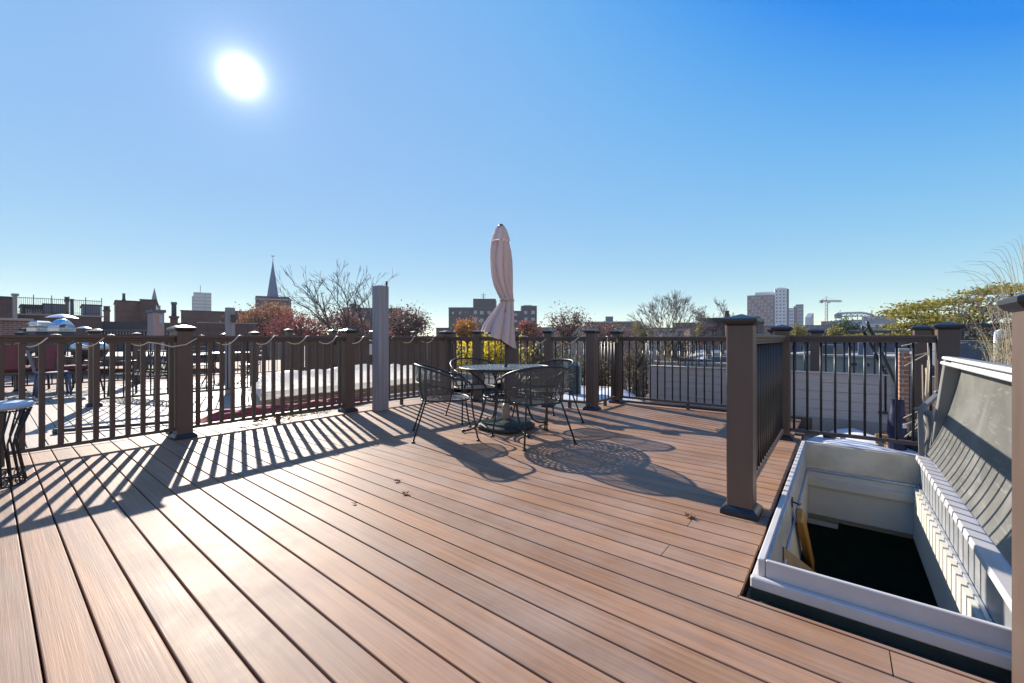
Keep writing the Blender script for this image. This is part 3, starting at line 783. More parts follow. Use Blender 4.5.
# barrel-back mesh chairs; local +x is where the sitter looks
def make_chair():
    root = empty('patio_chair')
    SW, SZ = .255, .405
    def sq(a, r):  # rounded seat outline
        e = 3.2; c_, s_ = math.cos(a), math.sin(a); d = (abs(c_) ** e + abs(s_) ** e) ** (-1 / e)
        return Vector((r * d * c_, r * d * s_, 0))
    ns = 48
    mb = MB()
    mb.surf(ns, 6, lambda u, v: sq(2 * PI * u, SW * v) + Vector((0, 0, SZ - .012 * (1 - v * v))), uvf=lambda u, v: (SW * v * math.cos(2 * PI * u), SW * v * math.sin(2 * PI * u)), closed_u=False)
    seat = mb.obj('seat', M['ironmesh'], root, sub=False)
    mb = MB(); mb.tube([sq(2 * PI * k / ns, SW) + Vector((0, 0, SZ)) for k in range(ns)], .010, 6, closed=True); mb.obj('seat_rim', M['iron'], seat, sub=False)
    A0 = rad(98)
    def back(u, v):
        a = PI + A0 * (2 * u - 1)                     # wraps round the rear
        q = abs(2 * u - 1)
        lo = sq(a, SW) + Vector((0, 0, SZ + .005))
        R_ = .30 + .02 * q
        hi = Vector((R_ * math.cos(a) * 1.12 + .02, R_ * math.sin(a) * 1.06, .775 - .13 * q ** 2.2))
        p = lo.lerp(hi, v); bul = math.sin(PI * v) * .022
        return p + Vector((math.cos(a), math.sin(a), 0)) * bul
    mb = MB(); mb.surf(40, 10, back, uvf=lambda u, v: (u * 1.05, v * .34)); bk = mb.obj('backrest', M['ironmesh'], root, sub=False)
    top = [back(i / 40, 1) for i in range(41)]
    def arm(sgn):
        p0 = top[-1] if sgn > 0 else top[0]
        y = p0.y
        return bez([p0, p0 + Vector((.12, .0, -.02)), Vector((.30, y * .98, .60)), Vector((.245, y * .90, .47))], 8)
    fr = MB(); fr.tube(top, .0125, 8)
    fr.tube([back(i / 40, .5) for i in range(41)], .005, 5)
    for i in (0, 13, 27, 40): fr.tube([back(i / 40, k / 6) for k in range(7)], .006, 5)
    fr.obj('back_frame', M['iron'], bk, sub=False)
    for sgn in (1, -1):
        ar = arm(sgn); MB().tube(ar, .0115, 8).obj('arm', M['iron'], root, sub=False)
        y = ar[-1].y
        lg = MB(); lg.tube(bez([ar[-1], Vector((.255, y, .40)), Vector((.27, y * 1.05, .2)), Vector((.315, y * 1.12, .012))], 6), .0095, 7); lg.lathe([(.02, .001), (.02, .012), (.01, .02)], 10, (.315, y * 1.12, 0))
        lg.obj('leg', M['iron'], root, sub=False)
        lg = MB(); lg.tube([Vector((-.20, sgn * .19, SZ + .10)), Vector((-.21, sgn * .20, SZ)), Vector((-.335, sgn * .285, .012))], .0095, 7); lg.lathe([(.02, .001), (.02, .012), (.01, .02)], 10, (-.335, sgn * .285, 0))
        lg.obj('leg', M['iron'], root, sub=False)
    return root
def cp(xc, d): return RGT * xc * .972 + FWD * d * .972
def facing(dx, dd):
    v = RGT * dx + FWD * dd; return math.atan2(v.y, v.x)
ch = make_chair()
GRP = 'black mesh chairs round the patio table'
spots = [((-.75, 4.66), (.96, .22), 'black mesh barrel chair in full view beside the slatted railing shadows'),
         ((.235, 4.44), (-.43, .90), 'dark mesh barrel chair in its own shade with its back to the camera'),
         ((.46, 5.38), (-.83, -.56), 'mesh barrel chair beyond the table with sunlit flared backrest near the corner post'),
         ((-.50, 5.70), (.52, -.85), 'mesh barrel chair mostly hidden behind the table legs')]
base = ch
for i, (q, f, lab) in enumerate(spots):
    o = base if i == 0 else copy_tree(base)
    o.location = cp(*q); o.rotation_euler = (0, 0, facing(*f)); tag(o, lab, 'chair', GRP)

# wire side table at the frame edge
p = cp(-3.80, 3.02)
root = empty('side_table', p); tag(root, 'small round side table with pale top on black hourglass wire base', 'side table')
MB().lathe([(.10, .545), (.205, .55), (.215, .56), (.215, .578), (.205, .586), (.02, .588)], 40).obj('tabletop', mat('pale_blue_enamel', (.42, .50, .60), .25, .05, 5), root, sub=False)
mb = MB()
for k in range(20):
    a = 2 * PI * k / 20
    rr = [(.175, .012), (.13, .30), (.135, .34), (.20, .545)]
    mb.tube([(r * math.cos(a + .06 * i), r * math.sin(a + .06 * i), z) for i, (r, z) in enumerate(rr)], .006, 5)
for r, z in ((.175, .012), (.165, .08), (.2, .54)):
    mb.tube([(r * math.cos(2 * PI * k / 32), r * math.sin(2 * PI * k / 32), z) for k in range(32)], .006, 5, closed=True)
for k in range(10):
    a = 2 * PI * k / 10; c = Vector((.168 * math.cos(a), .168 * math.sin(a), .045)); t_ = Vector((-math.sin(a), math.cos(a), 0))
    mb.tube([c + (t_ * math.cos(b_) + Vector((0, 0, 1)) * math.sin(b_)) * .03 for b_ in [2 * PI * j / 12 for j in range(12)]], .004, 4, closed=True)
mb.obj('wire_base', M['iron'], root, sub=False)

# dead leaves
def leaf(px, py, s, lab, seed):
    q = G(px, py, .002); rr = random.Random(seed)
    o = empty('dead_leaf', q, rr.uniform(0, 6)); tag(o, lab, 'leaf')
    mb = MB()
    out = [(0, -.5), (.25, -.42), (.2, -.2), (.5, -.15), (.3, .05), (.42, .3), (.15, .25), (0, .55), (-.15, .25), (-.42, .3), (-.3, .05), (-.5, -.15), (-.2, -.2), (-.25, -.42)]
    vs = [(0, 0, .006)] + [(x * s, y * s, .004 + s * (.55 * abs(x) * rr.uniform(.3, 1.3) + .2 * max(0, y))) for x, y in out]
    n = len(out); fs = [(0, 1 + i, 1 + (i + 1) % n) for i in range(n)]
    mb.add(vs, fs); mb.add([(x, y, z - .002) for x, y, z in vs], [tuple(reversed(f)) for f in fs])
    mb.obj('blade', M['deadleaf'], o, sub=False)
    MB().tube([(0, -.4 * s, .006), (.1 * s, -.9 * s, .012)], .0014, 4).obj('stalk', M['deadleaf'], o, sub=False)
leaf(397, 481.5, .045, 'small curled brown leaf on the deck, the upper of two together', 1)
leaf(405.5, 494, .050, 'flat reddish brown leaf lying over a board gap on the open deck', 2)
leaf(689, 517, .060, 'tan curled leaf on the deck near the corner post of the hatch railing', 3)
leaf(463.5, 443.5, .03, 'tiny dark leaf on the deck beneath the mesh chair', 4)
leaf(355, 504, .025, 'tiny dark leaf caught in a board gap on the pale open deck', 5)
# ------------------------------------------------------------------ beyond the rails, close by
# board wall standing on the lower roof
wx = P2.x + 1.92
a = T(651.5, 7.3, 0); yA = a.y; 
root = empty('board_wall', (wx, 0, -.31)); tag(root, 'low grey horizontal board wall on a concrete base beyond the back railing', 'wall')
yB = -.98
mb = MB()
for i in range(5):
    z0 = -.04 + i * .122
    mb.box(wx, wx + .03, yB, yA, z0 + .003, z0 + .122, ch=.002)
mb.box(wx + .029, wx + .07, yB + .001, yA - .001, -.035, .57)
mb.obj('board_panel', M['boardgrey'], root)
mb = MB(); mb.box(wx - .02, wx + .11, yB - .01, yA, .571, .588, ch=.003); mb.obj('coping', M['boardgrey'], root)
mb = MB(); mb.box(wx - .03, wx + .12, yB - .02, yA + .01, -.31, -.036); mb.obj('concrete_base', M['concrete'], root)
# rail with posts beyond that wall
wx2 = wx + .32
root = empty('terrace_railing', (wx2, 0, -.3)); tag(root, 'brown railing with black capped posts just beyond the grey board wall', 'railing')
q0 = Vector((wx2, 2.9, 0)); q1 = Vector((wx2, .27, 0)); q2 = Vector((wx2, -.88, 0))
post(root, q1)
q2 = T(921.5, 5.0, -.31); post(root, q2, h=1.46)
rail_seg(root, q0, q1, 'black', feet=False); rail_seg(root, q1, q2, 'black', feet=False)
# white tarp with straps on the lower roof
root = empty('tarp', (6.3, -.2, -.31)); tag(root, 'crumpled white tarp with black straps lying at the foot of the board wall', 'tarp')
def tf(u, v):
    x = 5.55 + 1.5 * v + .1 * math.sin(6 * u); y = .35 - 1.5 * u + .08 * math.sin(5 * v)
    e = max(0, 1 - (2 * u - 1) ** 6) * max(0, 1 - (2 * v - 1) ** 6)
    return (x, y, -.305 + e * (.17 + .12 * mnoise.noise(Vector((u * 4, v * 3, 2)))) + .012 * mnoise.noise(Vector((u * 14, v * 9, 5))))
MB().surf(40, 26, tf).obj('sheet', M['tarp'], root)
for k, (u0, v0) in enumerate(((.25, .55), (.5, .7))):
    c = Vector(tf(u0, v0)); 
    MB().tube([c + Vector((R.uniform(-.12, .12), R.uniform(-.2, .2), .03 + .03 * R.random())) for _ in range(6)], .022, 5).obj('strap', M['black'], root)
# brick pier
bp = T(906, 4.75, -.31)
root = empty('brick_pier', (bp.x, bp.y - .02, -.31)); tag(root, 'slim red brick pier with pale mortar between the railing and the dry canes', 'pier')
mb = MB(); mb.box(bp.x - .05, bp.x + .06, bp.y - .02, bp.y + .06, -.31, .90); mb.obj('shaft', brick_mat('pier_brick', (.40, .19, .12), (.33, .15, .10), (.50, .45, .38), 1.5), root)
mb = MB(); mb.box(bp.x - .06, bp.x + .07, bp.y - .03, bp.y + .07, .901, .935, ch=.005); mb.obj('cap', M['concrete'], root)
# navy bag
nb = T(897, 4.35, -.31)
root = empty('bag', nb); tag(root, 'navy blue slumped bag with a white patch behind the hatch railing', 'bag')
mb = MB(); mb.surf(24, 14, lambda u, v: ((.055 + .025 * math.sin(PI * v)) * (1 if v < .9 else .5) * math.cos(2 * PI * u) * (1 + .16 * mnoise.noise(Vector((math.cos(2 * PI * u) * 2, math.sin(2 * PI * u) * 2, v * 4)))), (.055 + .02 * math.sin(PI * v)) * math.sin(2 * PI * u) * (1 + .16 * mnoise.noise(Vector((math.cos(2 * PI * u) * 2, math.sin(2 * PI * u) * 2, v * 4 + 9)))), .72 * v), closed_u=True)
mb.obj('bag_body', M['navy'], root, sub=False)
pq = -FWD * .082; MB().box(-.02, .02, -.004, .004, .44, .49, Matrix.Translation(pq) @ Matrix.Rotation(CAMYAW, 4, 'Z')).obj('patch', M['white'], root, sub=False)
# plank stack
root = empty('timber_offcuts', T(889, 4.5, -.31), .3); tag(root, 'three short orange timber offcuts stacked beside the navy bag', 'timber')
for k in range(3): MB().box(-.2, .2, -.05, .05, .12 + .06 * k, .165 + .06 * k, ch=.003).obj('plank', M['orange'] if k != 1 else M['ply'], root, sub=False)
MB().box(-.18, .18, -.045, .045, 0, .119).obj('block', M['concrete'], root, sub=False)
# black curved recliner frame
root = empty('recliner_frame', T(885, 5.1, -.31)); tag(root, 'black folded recliner frame with two curved rails leaning above the hatch railing', 'recliner')
def rl(dx, z_add, dD):
    pts_ = [(867 + dx, 321, 5.2), (869 + dx, 327, 5.2), (874 + dx, 336, 5.2), (881 + dx, 352, 5.1), (889 + dx, 368, 5.0), (897 + dx, 385, 4.95), (903 + dx, 408, 4.9), (905 + dx, 432, 4.85)]
    return [T(x, D + dD, ZY(y + z_add, D)) for x, y, D in pts_]
A_ = rl(0, 0, 0); B_ = rl(-5, 4, .42)
for rr_ in (A_, B_): MB().tube(rr_, [.014, .019, .021, .02, .02, .019, .018, .016], 8).obj('curved_rail', M['black'], root)
for i in (1, 4, 6): MB().tube([A_[i], B_[i]], .012, 6).obj('cross_bar', M['black'], root)
# dry canes in a pot
pp = T(929, 4.3, -.31)
root = empty('potted_canes', pp); tag(root, 'dead pale canes standing in a dark pot beside the hatch lid', 'plant')
MB().lathe([(.02, 0), (.15, .0), (.19, .34), (.205, .36), (.18, .36), (.17, .30), (.02, .29)], 24).obj('pot', M['greydark'], root, sub=False)
for k in range(13):
    a = R.uniform(0, 2 * PI); r0 = R.uniform(.02, .15); b0 = Vector((r0 * math.cos(a), r0 * math.sin(a), .28)); h = R.uniform(.75, 1.12)
    t_ = b0 + Vector((R.uniform(-.05, .05), R.uniform(-.05, .05), h))
    MB().tube([b0, b0.lerp(t_, .5) + Vector((R.uniform(-.01, .01), 0, 0)), t_], [.008, .007, .005], 5).obj('cane', M['straw'], root, sub=False)
def cpx(*q): return [T(x, D, ZY(y, D)) - pp for x, y, D in q]
for q in (((905, 358, 4.2), (930, 352, 4.25), (962, 342, 4.3)), ((905, 366, 4.1), (940, 347, 4.2), (968, 342, 4.4)), ((902, 346, 4.4), (925, 341, 4.4), (955, 344, 4.3)), ((904, 418, 3.9), (925, 408, 3.9), (938, 404, 4.0)), ((905, 437, 3.8), (922, 424, 3.9), (938, 415, 4.0)), ((910, 436, 4.0), (918, 420, 4.1), (930, 396, 4.3)), ((904, 425, 4.0), (920, 419, 4.1), (936, 413, 4.2))):
    MB().tube(cpx(*q), [.006, .005, .003], 5).obj('fallen_cane', M['straw'], root, sub=False)

# ------------------------------------------------------------------ neighbour's deck furniture and fences
def simple_fence(label, a, b, h, style, cat='railing', name='terrace_railing', caps=True, npost=3, z=0.0):
    root = empty(name, (a[0], a[1], z)); tag(root, label, cat)
    a = Vector((a[0], a[1], 0)); b = Vector((b[0], b[1], 0))
    for i in range(npost):
        p = a + (b - a) * (i / (npost - 1)); p.z = z
        post(root, p, math.atan2(b.y - a.y, b.x - a.x), w=.12)
    for i in range(npost - 1):
        rail_seg(root, a + (b - a) * (i / (npost - 1)), a + (b - a) * ((i + 1) / (npost - 1)), style, ends=.06, z0=z, feet=False)
    return root
qa = G(0, 389, .1); qb = G(92, 386.5, .1)
simple_fence('dark railing at the far edge of the neighbouring deck behind the maroon armchairs', (qa.x - 1.5, 12.9), (qb.x + 4.4, 12.9), 1.1, 'black', npost=5)
simple_fence('dark railing crossing the bright neighbouring deck behind the low lattice bench', (1.05, 9.1), (3.3, 9.1), 1.1, 'black', npost=2)
# brown privacy fence
root = empty('board_fence', (4.1, 9.4, 0)); tag(root, 'brown board privacy fence behind the plastic covered planter', 'fence')
R.seed(11)
x = 4.15; k = 0
while x < 8.9:
    wdt = R.uniform(.125, .15); zz = R.uniform(.16, .26)
    ob_ = MB().box(x, x + wdt, 9.41, 9.435, zz, 1.06 + R.uniform(-.01, .01), ch=.003).obj('board', M['brown'], root); x += wdt + R.choice([.004, .006, .02]); k += 1
MB().obox((4.1, 9.38), (9.0, 9.38), .04, .90, .98).obj('rail', M['brownrail'], root); MB().obox((4.1, 9.38), (9.0, 9.38), .04, .34, .42).obj('rail', M['brownrail'], root)
MB().obox((4.1, 9.42), (9.0, 9.42), .1, 1.085, 1.12).obj('top_rail', M['brownrail'], root)
for xx in (4.1, 5.1, 6.2, 7.5, 9.0): post(root, (xx, 9.42, 0), w=.12, h=1.20)
# second fence stub close to our rail
r = post(None, T(176.5, 4.66, 0), w=.10); r.name = 'railing_post'; tag(r, 'thin brown post pressed against the back of the capped post nearest the wire side table', 'railing post')
o = empty('loose_bar', (0, 0, 0)); a_ = G(57, 431, .03); b_ = G(171, 422, .03); o.location = (a_.x, a_.y, 0); tag(o, 'long dark bar lying on the bright neighbouring deck close behind the railing', 'bar')
MB().tube([a_, b_], .02, 6).obj('bar_length', M['greydark'], o); MB().lathe([(.035, .002), (.04, .03), (.03, .055)], 10, (a_.x, a_.y, 0)).obj('end_fitting', M['greydark'], o)
# planter covered in plastic film
root = empty('covered_planter', (3.5, 7.0, 0)); tag(root, 'long low timber planter covered with glowing translucent plastic film', 'planter')
mb = MB(); 
for i in range(2): mb.box(2.75, 5.9, 6.55, 6.58, .02 + .085 * i, .10 + .085 * i, ch=.004); mb.box(2.75, 5.9, 7.32, 7.35, .02 + .085 * i, .10 + .085 * i, ch=.004)
mb.box(2.72, 2.749, 6.55, 7.35, .02, .19); mb.box(5.901, 5.93, 6.55, 7.35, .02, .19); mb.obj('timber_side', M['ply'], root)
mfilm, nt, b = new_mat('translucent_plastic_film'); b.inputs['Base Color'].default_value = (.8, .8, .78, 1); b.inputs['Roughness'].default_value = .3
tr = N(nt, 'ShaderNodeBsdfTranslucent'); tr.inputs[0].default_value = (.85, .85, .82, 1); mx = N(nt, 'ShaderNodeMixShader'); mx.inputs[0].default_value = .6
nt.links.new(b.outputs[0], mx.inputs[1]); nt.links.new(tr.outputs[0], mx.inputs[2]); tp_ = N(nt, 'ShaderNodeBsdfTransparent'); m2 = N(nt, 'ShaderNodeMixShader'); m2.inputs[0].default_value = .38; nt.links.new(mx.outputs[0], m2.inputs[1]); nt.links.new(tp_.outputs[0], m2.inputs[2]); nt.links.new(m2.outputs[0], nt.nodes['Material Output'].inputs[0]); mx.inputs[0].default_value = .75
mb = MB(); mb.surf(60, 20, lambda u, v: (2.45 + 3.5 * u, 6.95 - .41 * math.cos(PI * v) + .02 * mnoise.noise(Vector((u * 22, v * 5, 1))), .16 + .36 * math.sin(PI * v) * (1 + .25 * mnoise.noise(Vector((u * 11, v * 3, 4)))) * min(1, 8 * u + .3, 8 * (1 - u) + .3)))
mb.obj('plastic_film', mfilm, root)
# red cloth and cut greenery by the rail
root = empty('cloth', (2.2, 6.0, 0)); tag(root, 'crumpled dark red cloth lying along the foot of the brown railing', 'cloth')
MB().surf(50, 12, lambda u, v: (1.55 + 2.5 * u, 6.0 + .3 * v + .05 * math.sin(7 * u), .004 + .12 * math.sin(PI * v) * (1 + .5 * mnoise.noise(Vector((u * 9, v * 4, 3)))) * min(1, 6 * u + .2, 6 * (1 - u) + .2))).obj('fabric', M['red'], root)
root = empty('fallen_greenery', (2.3, 5.75, 0)); tag(root, 'straggle of dull green cut foliage on the deck under the brown railing', 'foliage')
mb = MB(); st = MB(); R.seed(5)
for k in range(16):
    x0, y0 = R.uniform(1.9, 2.9), R.uniform(5.6, 5.95); a = R.uniform(-.5, .5) + R.choice([0, PI])
    p0 = Vector((x0, y0, .02)); p1 = p0 + Vector((math.cos(a) * .3, math.sin(a) * .3, R.uniform(.0, .1)))
    st.tube([p0, p0.lerp(p1, .5) + Vector((0, 0, .04)), p1], .004, 4)
    for j in range(26):
        c = p0.lerp(p1, R.random()) + Vector((R.gauss(0, .035), R.gauss(0, .035), abs(R.gauss(.02, .03))))
        u_ = Vector((R.gauss(0, 1), R.gauss(0, 1), R.gauss(0, .6))).normalized() * R.uniform(.015, .03); w_ = u_.orthogonal().normalized() * R.uniform(.006, .012)
        mb.add([c - u_, c + w_, c + u_, c - w_], [(0, 1, 2, 3)])
tag(mb.obj('foliage', M['plantgreen'], root), kind='stuff'); st.obj('stems', M['vine'], root)
# maroon armchairs
def armchair(loc, rz, lab):
    root = empty('armchair', loc, rz); tag(root, lab, 'armchair', 'maroon cushioned armchairs on the neighbouring deck')
    MB().surf(20, 8, lambda u, v: (.27 * math.sin(PI * (u - .5)) * 1.0, -.30 + .12 * math.cos(PI * (u - .5)) * -1 + .08 * v, .46 + .47 * v)).obj('backrest', M['maroon'], root, sub=False)
    MB().box(-.27, .27, -.30, .26, .40, .50, ch=.03).obj('cushion', M['maroon'], root, sub=False)
    MB().box(-.30, .30, -.32, .28, .33, .395, ch=.01).obj('seat_frame', M['greydark'], root, sub=False)
    for sx in (-1, 1):
        mb = MB(); mb.tube([(sx * .31, -.32, .4), (sx * .31, -.32, .66), (sx * .31, .22, .66), (sx * .31, .22, .4)], .018, 6); mb.obj('arm', M['greydark'], root, sub=False)
        for y in (-.29, .25): MB().tube([(sx * .28, y, .34), (sx * .29, y * 1.05, .002)], .02, 6).obj('leg', M['greydark'], root, sub=False)
    return root
armchair(T(20, 8.35, 0), CAMYAW + .2, 'maroon cushioned armchair on the neighbouring deck, the one in front of the brick parapet')
armchair(T(67, 8.5, 0), CAMYAW - .25, 'maroon cushioned armchair on the neighbouring deck beside the blue plastic chair')
# blue plastic chair
root = empty('plastic_chair', T(53.5, 7.7, 0), CAMYAW + 2.5); tag(root, 'blue grey plastic chair between the two maroon armchairs', 'chair')
MB().box(-.21, .21, -.2, .22, .41, .435, ch=.008).obj('seat', M['blueplastic'], root, sub=False)
MB().surf(10, 8, lambda u, v: (.2 * (2 * u - 1), .22 + .03 * (1 - (2 * u - 1) ** 2) + .09 * v, .44 + .40 * v)).obj('backrest', M['blueplastic'], root, sub=False)
for sx in (-1, 1):
    for y in (-.17, .19): MB().tube([(sx * .18, y, .41), (sx * .21, y * 1.2, .002)], [.026, .018], 6).obj('leg', M['blueplastic'], root, sub=False)
# grill on the deck
root = empty('kettle_grill', T(90, 8.3, 0), CAMYAW); tag(root, 'black kettle grill with silver lid by the dark railing post', 'grill')
MB().lathe([(.05, .62), (.22, .68), (.28, .80), (.285, .83)], 24).obj('bowl', M['black'], root, sub=False)
MB().lathe([(.29, .832), (.27, .92), (.18, .98), (.03, 1.0)], 24).obj('lid', M['steel'], root, sub=False)
MB().tube([(-.05, 0, 1.0), (-.04, 0, 1.03), (.04, 0, 1.03), (.05, 0, 1.0)], .01, 6).obj('handle', M['black'], root, sub=False)
for k in range(3):
    a = k * 2 * PI / 3; MB().tube([(.1 * math.cos(a), .1 * math.sin(a), .66), (.27 * math.cos(a), .27 * math.sin(a), .002)], .014, 6).obj('leg', M['black'], root, sub=False)
# lattice bench
root = empty('lattice_bench', T(145, 7.6, 0), CAMYAW - .3); tag(root, 'low black wrought iron lattice bench on the neighbouring deck', 'bench')
mb = MB()
for i in range(9): mb.bar((-.6, -.2 + .05 * i, .40), (.6, -.2 + .05 * i, .40), .012)
for i in range(13): mb.bar((-.6 + .1 * i, -.2, .405), (-.6 + .1 * i, .2, .405), .012)
mb.obj('seat', M['iron'], root, sub=False)
mb = MB()
for i in range(12):
    mb.bar((-.6 + .1 * i, .21, .44), (-.5 + .1 * i, .25, .80), .012); mb.bar((-.5 + .1 * i, .21, .44), (-.6 + .1 * i, .25, .80), .012)
mb.bar((-.62, .25, .81), (.62, .25, .81), .03); mb.bar((-.62, .21, .43), (.62, .21, .43), .025); mb.obj('backrest', M['iron'], root, sub=False)
for sx in (-1, 1):
    MB().tube([(sx * .6, .22, .62), (sx * .62, -.2, .62), (sx * .62, -.22, .4)], .015, 6).obj('arm', M['iron'], root, sub=False)
    for y in (-.2, .2): MB().bar((sx * .58, y, .40), (sx * .6, y * 1.1, .002), .03).obj('leg', M['iron'], root, sub=False)
# small glinting bistro set
root = empty('bistro_table', T(213, 9.6, 0), CAMYAW); tag(root, 'small metal bistro table glinting on the neighbouring deck near the lantern post', 'table')
MB().lathe([(.02, .70), (.33, .705), (.34, .715), (.33, .725), (.02, .726)], 28).obj('tabletop', M['steel'], root, sub=False)
for k in range(3):
    a = k * 2 * PI / 3 + .3; MB().tube([(.06 * math.cos(a), .06 * math.sin(a), .70), (.04 * math.cos(a), .04 * math.sin(a), .4), (.28 * math.cos(a), .28 * math.sin(a), .002)], .014, 6).obj('leg', M['iron'], root, sub=False)
for px_, D_, rz_, lab in ((202, 9.5, .8, 'dark metal folding chair at the small bistro table beside the deck post'), (250, 9.7, -1.2, 'dark metal folding chair between the lantern post and the brown board fence')):
    root = empty('folding_chair', T(px_, D_, 0), CAMYAW + rz_); tag(root, lab, 'chair', 'dark folding chairs at the bistro table')
    mb = MB()
    for i in range(6): mb.box(-.2, .2, -.18 + .06 * i, -.135 + .06 * i, .44, .455)
    mb.obj('seat', M['greydark'], root, sub=False)
    mb = MB()
    for i in range(3): mb.box(-.2, .2, .2 + .012 * i, .215 + .012 * i, .60 + .1 * i, .66 + .1 * i)
    mb.obj('backrest', M['greydark'], root, sub=False)
    for sx in (-1, 1):
        MB().tube([(sx * .21, .26, .88), (sx * .21, .15, .44), (sx * .21, -.22, .002)], .012, 6).obj('leg', M['greydark'], root, sub=False)
        MB().tube([(sx * .19, -.18, .44), (sx * .19, .24, .002)], .012, 6).obj('leg', M['greydark'], root, sub=False)
# stainless grills on the higher far deck, white umbrellas
ZT = .55
for px_, D_, lab, ww in ((40.5, 12.3, 'stainless gas grill with squared lid in front of the brick parapet', .125), (62, 12.3, 'stainless gas grill with domed shining lid below the white umbrella', .15)):
    root = empty('gas_grill', T(px_, D_, ZT), CAMYAW + .1); tag(root, lab, 'grill')
    domed = ww > .14
    MB().box(-ww * .85, ww * .85, -.25, .25, .12, .70, ch=.01).obj('cabinet', M['greydark'], root, sub=False)
    MB().box(-ww * 1.02, ww * 1.02, -.27, .27, .701, .82, ch=.01).obj('firebox', M['steel'], root, sub=False)
    if domed: MB().surf(20, 10, lambda u, v: (ww * (2 * u - 1) * (1 - .25 * math.sin(PI * v) ** 2), -.26 * math.cos(PI * v), .822 + .26 * math.sin(PI * v) * (1 - (2 * u - 1) ** 4 * .6))).obj('lid', M['steel'], root, sub=False)
    else:
        MB().box(-ww * .85, ww * .85, -.25, .25, .822, 1.02, ch=.04).obj('lid', M['steel'], root, sub=False)
    MB().tube([(-ww * .7, -.29, .93), (ww * .7, -.29, .93)], .015, 6).obj('handle', M['steel'], root, sub=False)
    for sx in (-1, 1):
        MB().box(sx * ww * 1.05 if sx > 0 else -ww * 1.05 - .05, (ww * 1.05 + .05) if sx > 0 else -ww * 1.05, -.2, .2, .76, .79).obj('side_shelf', M['steel'], root, sub=False)
        for y in (-.2, .2): MB().bar((sx * ww * .7, y, .12), (sx * ww * .7, y, .0), .05).obj('leg', M['black'], root, sub=False)
root = empty('raised_deck', T(60, 12.6, 0), CAMYAW); tag(root, 'dark raised timber deck under the two stainless grills', 'deck')
MB().box(-3.0, 4.0, -.75, 3.0, ZT - .1, ZT - .001).obj('platform', M['brown'], root, sub=False)
for x_ in (-2.9, 0, 3.9):
    for y_ in (-.65, 2.9): MB().box(x_ - .06, x_ + .06, y_ - .06, y_ + .06, -.2, ZT - .101).obj('post', M['brown'], root, sub=False)
def umbrella(px_, D_, ytop, hw, lab, z0):
    zt_ = ZY(ytop, D_); r = hw / F * D_ / 1.47
    root = empty('patio_umbrella', T(px_, D_, z0)); tag(root, lab, 'umbrella')
    n = 8; hh = r * .33
    MB().surf(48, 8, lambda u, v: (r * v * math.cos(2 * PI * u) * (1 - .05 * v * math.sin(4 * 2 * PI * u) ** 2), r * v * math.sin(2 * PI * u) * (1 - .05 * v * math.sin(4 * 2 * PI * u) ** 2), zt_ - z0 - hh * v ** 1.7)).obj('canopy', M['tarp'], root, sub=False)
    MB().tube([(0, 0, 0), (0, 0, zt_ - z0 - .02)], .025, 8).obj('pole', M['greydark'], root, sub=False)
    for k in range(n):
        a = 2 * PI * k / n; MB().tube([(0, 0, zt_ - z0 - .05), (r * .97 * math.cos(a), r * .97 * math.sin(a), zt_ - z0 - hh * .97)], .012, 5).obj('rib', M['greydark'], root, sub=False)
    MB().lathe([(.25, 0), (.25, .06), (.05, .1)], 20).obj('base', M['greydark'], root, sub=False)
umbrella(62, 27.5, 314.0, 17.5, 'large open white patio umbrella above the domed grill', .4)
umbrella(84, 26.0, 326.5, 8.5, 'small white patio umbrella beyond the dark railing post', -.4)
umbrella(97, 26.5, 328.5, 6.0, 'smallest white umbrella low over the roofs beside the railing post', -.5)
# ------------------------------------------------------------------ buildings
def win(parent, x0, x1, z0, z1, y=0.0, side=0, glass='glass', frame=None, sill=True, kind=None):
    """window > pane, sill; on the front (y=0) face of a building, local frame"""
    t = max(.03, (x1 - x0) * .07)
    mb = MB()
    mb.box(x0, x1, y - .05, y + .02, z0, z0 + t); mb.box(x0, x1, y - .05, y + .02, z1 - t, z1)
    mb.box(x0, x0 + t, y - .05, y + .02, z0 + t, z1 - t); mb.box(x1 - t, x1, y - .05, y + .02, z0 + t, z1 - t)
    mb.box((x0 + x1) / 2 - t * .3, (x0 + x1) / 2 + t * .3, y - .04, y + .02, z0 + t, z1 - t)
    w_ = mb.obj('window', frame or M['stone'], parent, sub=False)
    MB().box(x0 + t, x1 - t, y - .025, y + .01, z0 + t, z1 - t).obj('pane', M[glass], w_, sub=False)
    if sill: MB().box(x0 - t, x1 + t, y - .10, y + .02, z0 - t * 1.2, z0 - .001).obj('sill', M['stone'], w_, sub=False)
    return w_
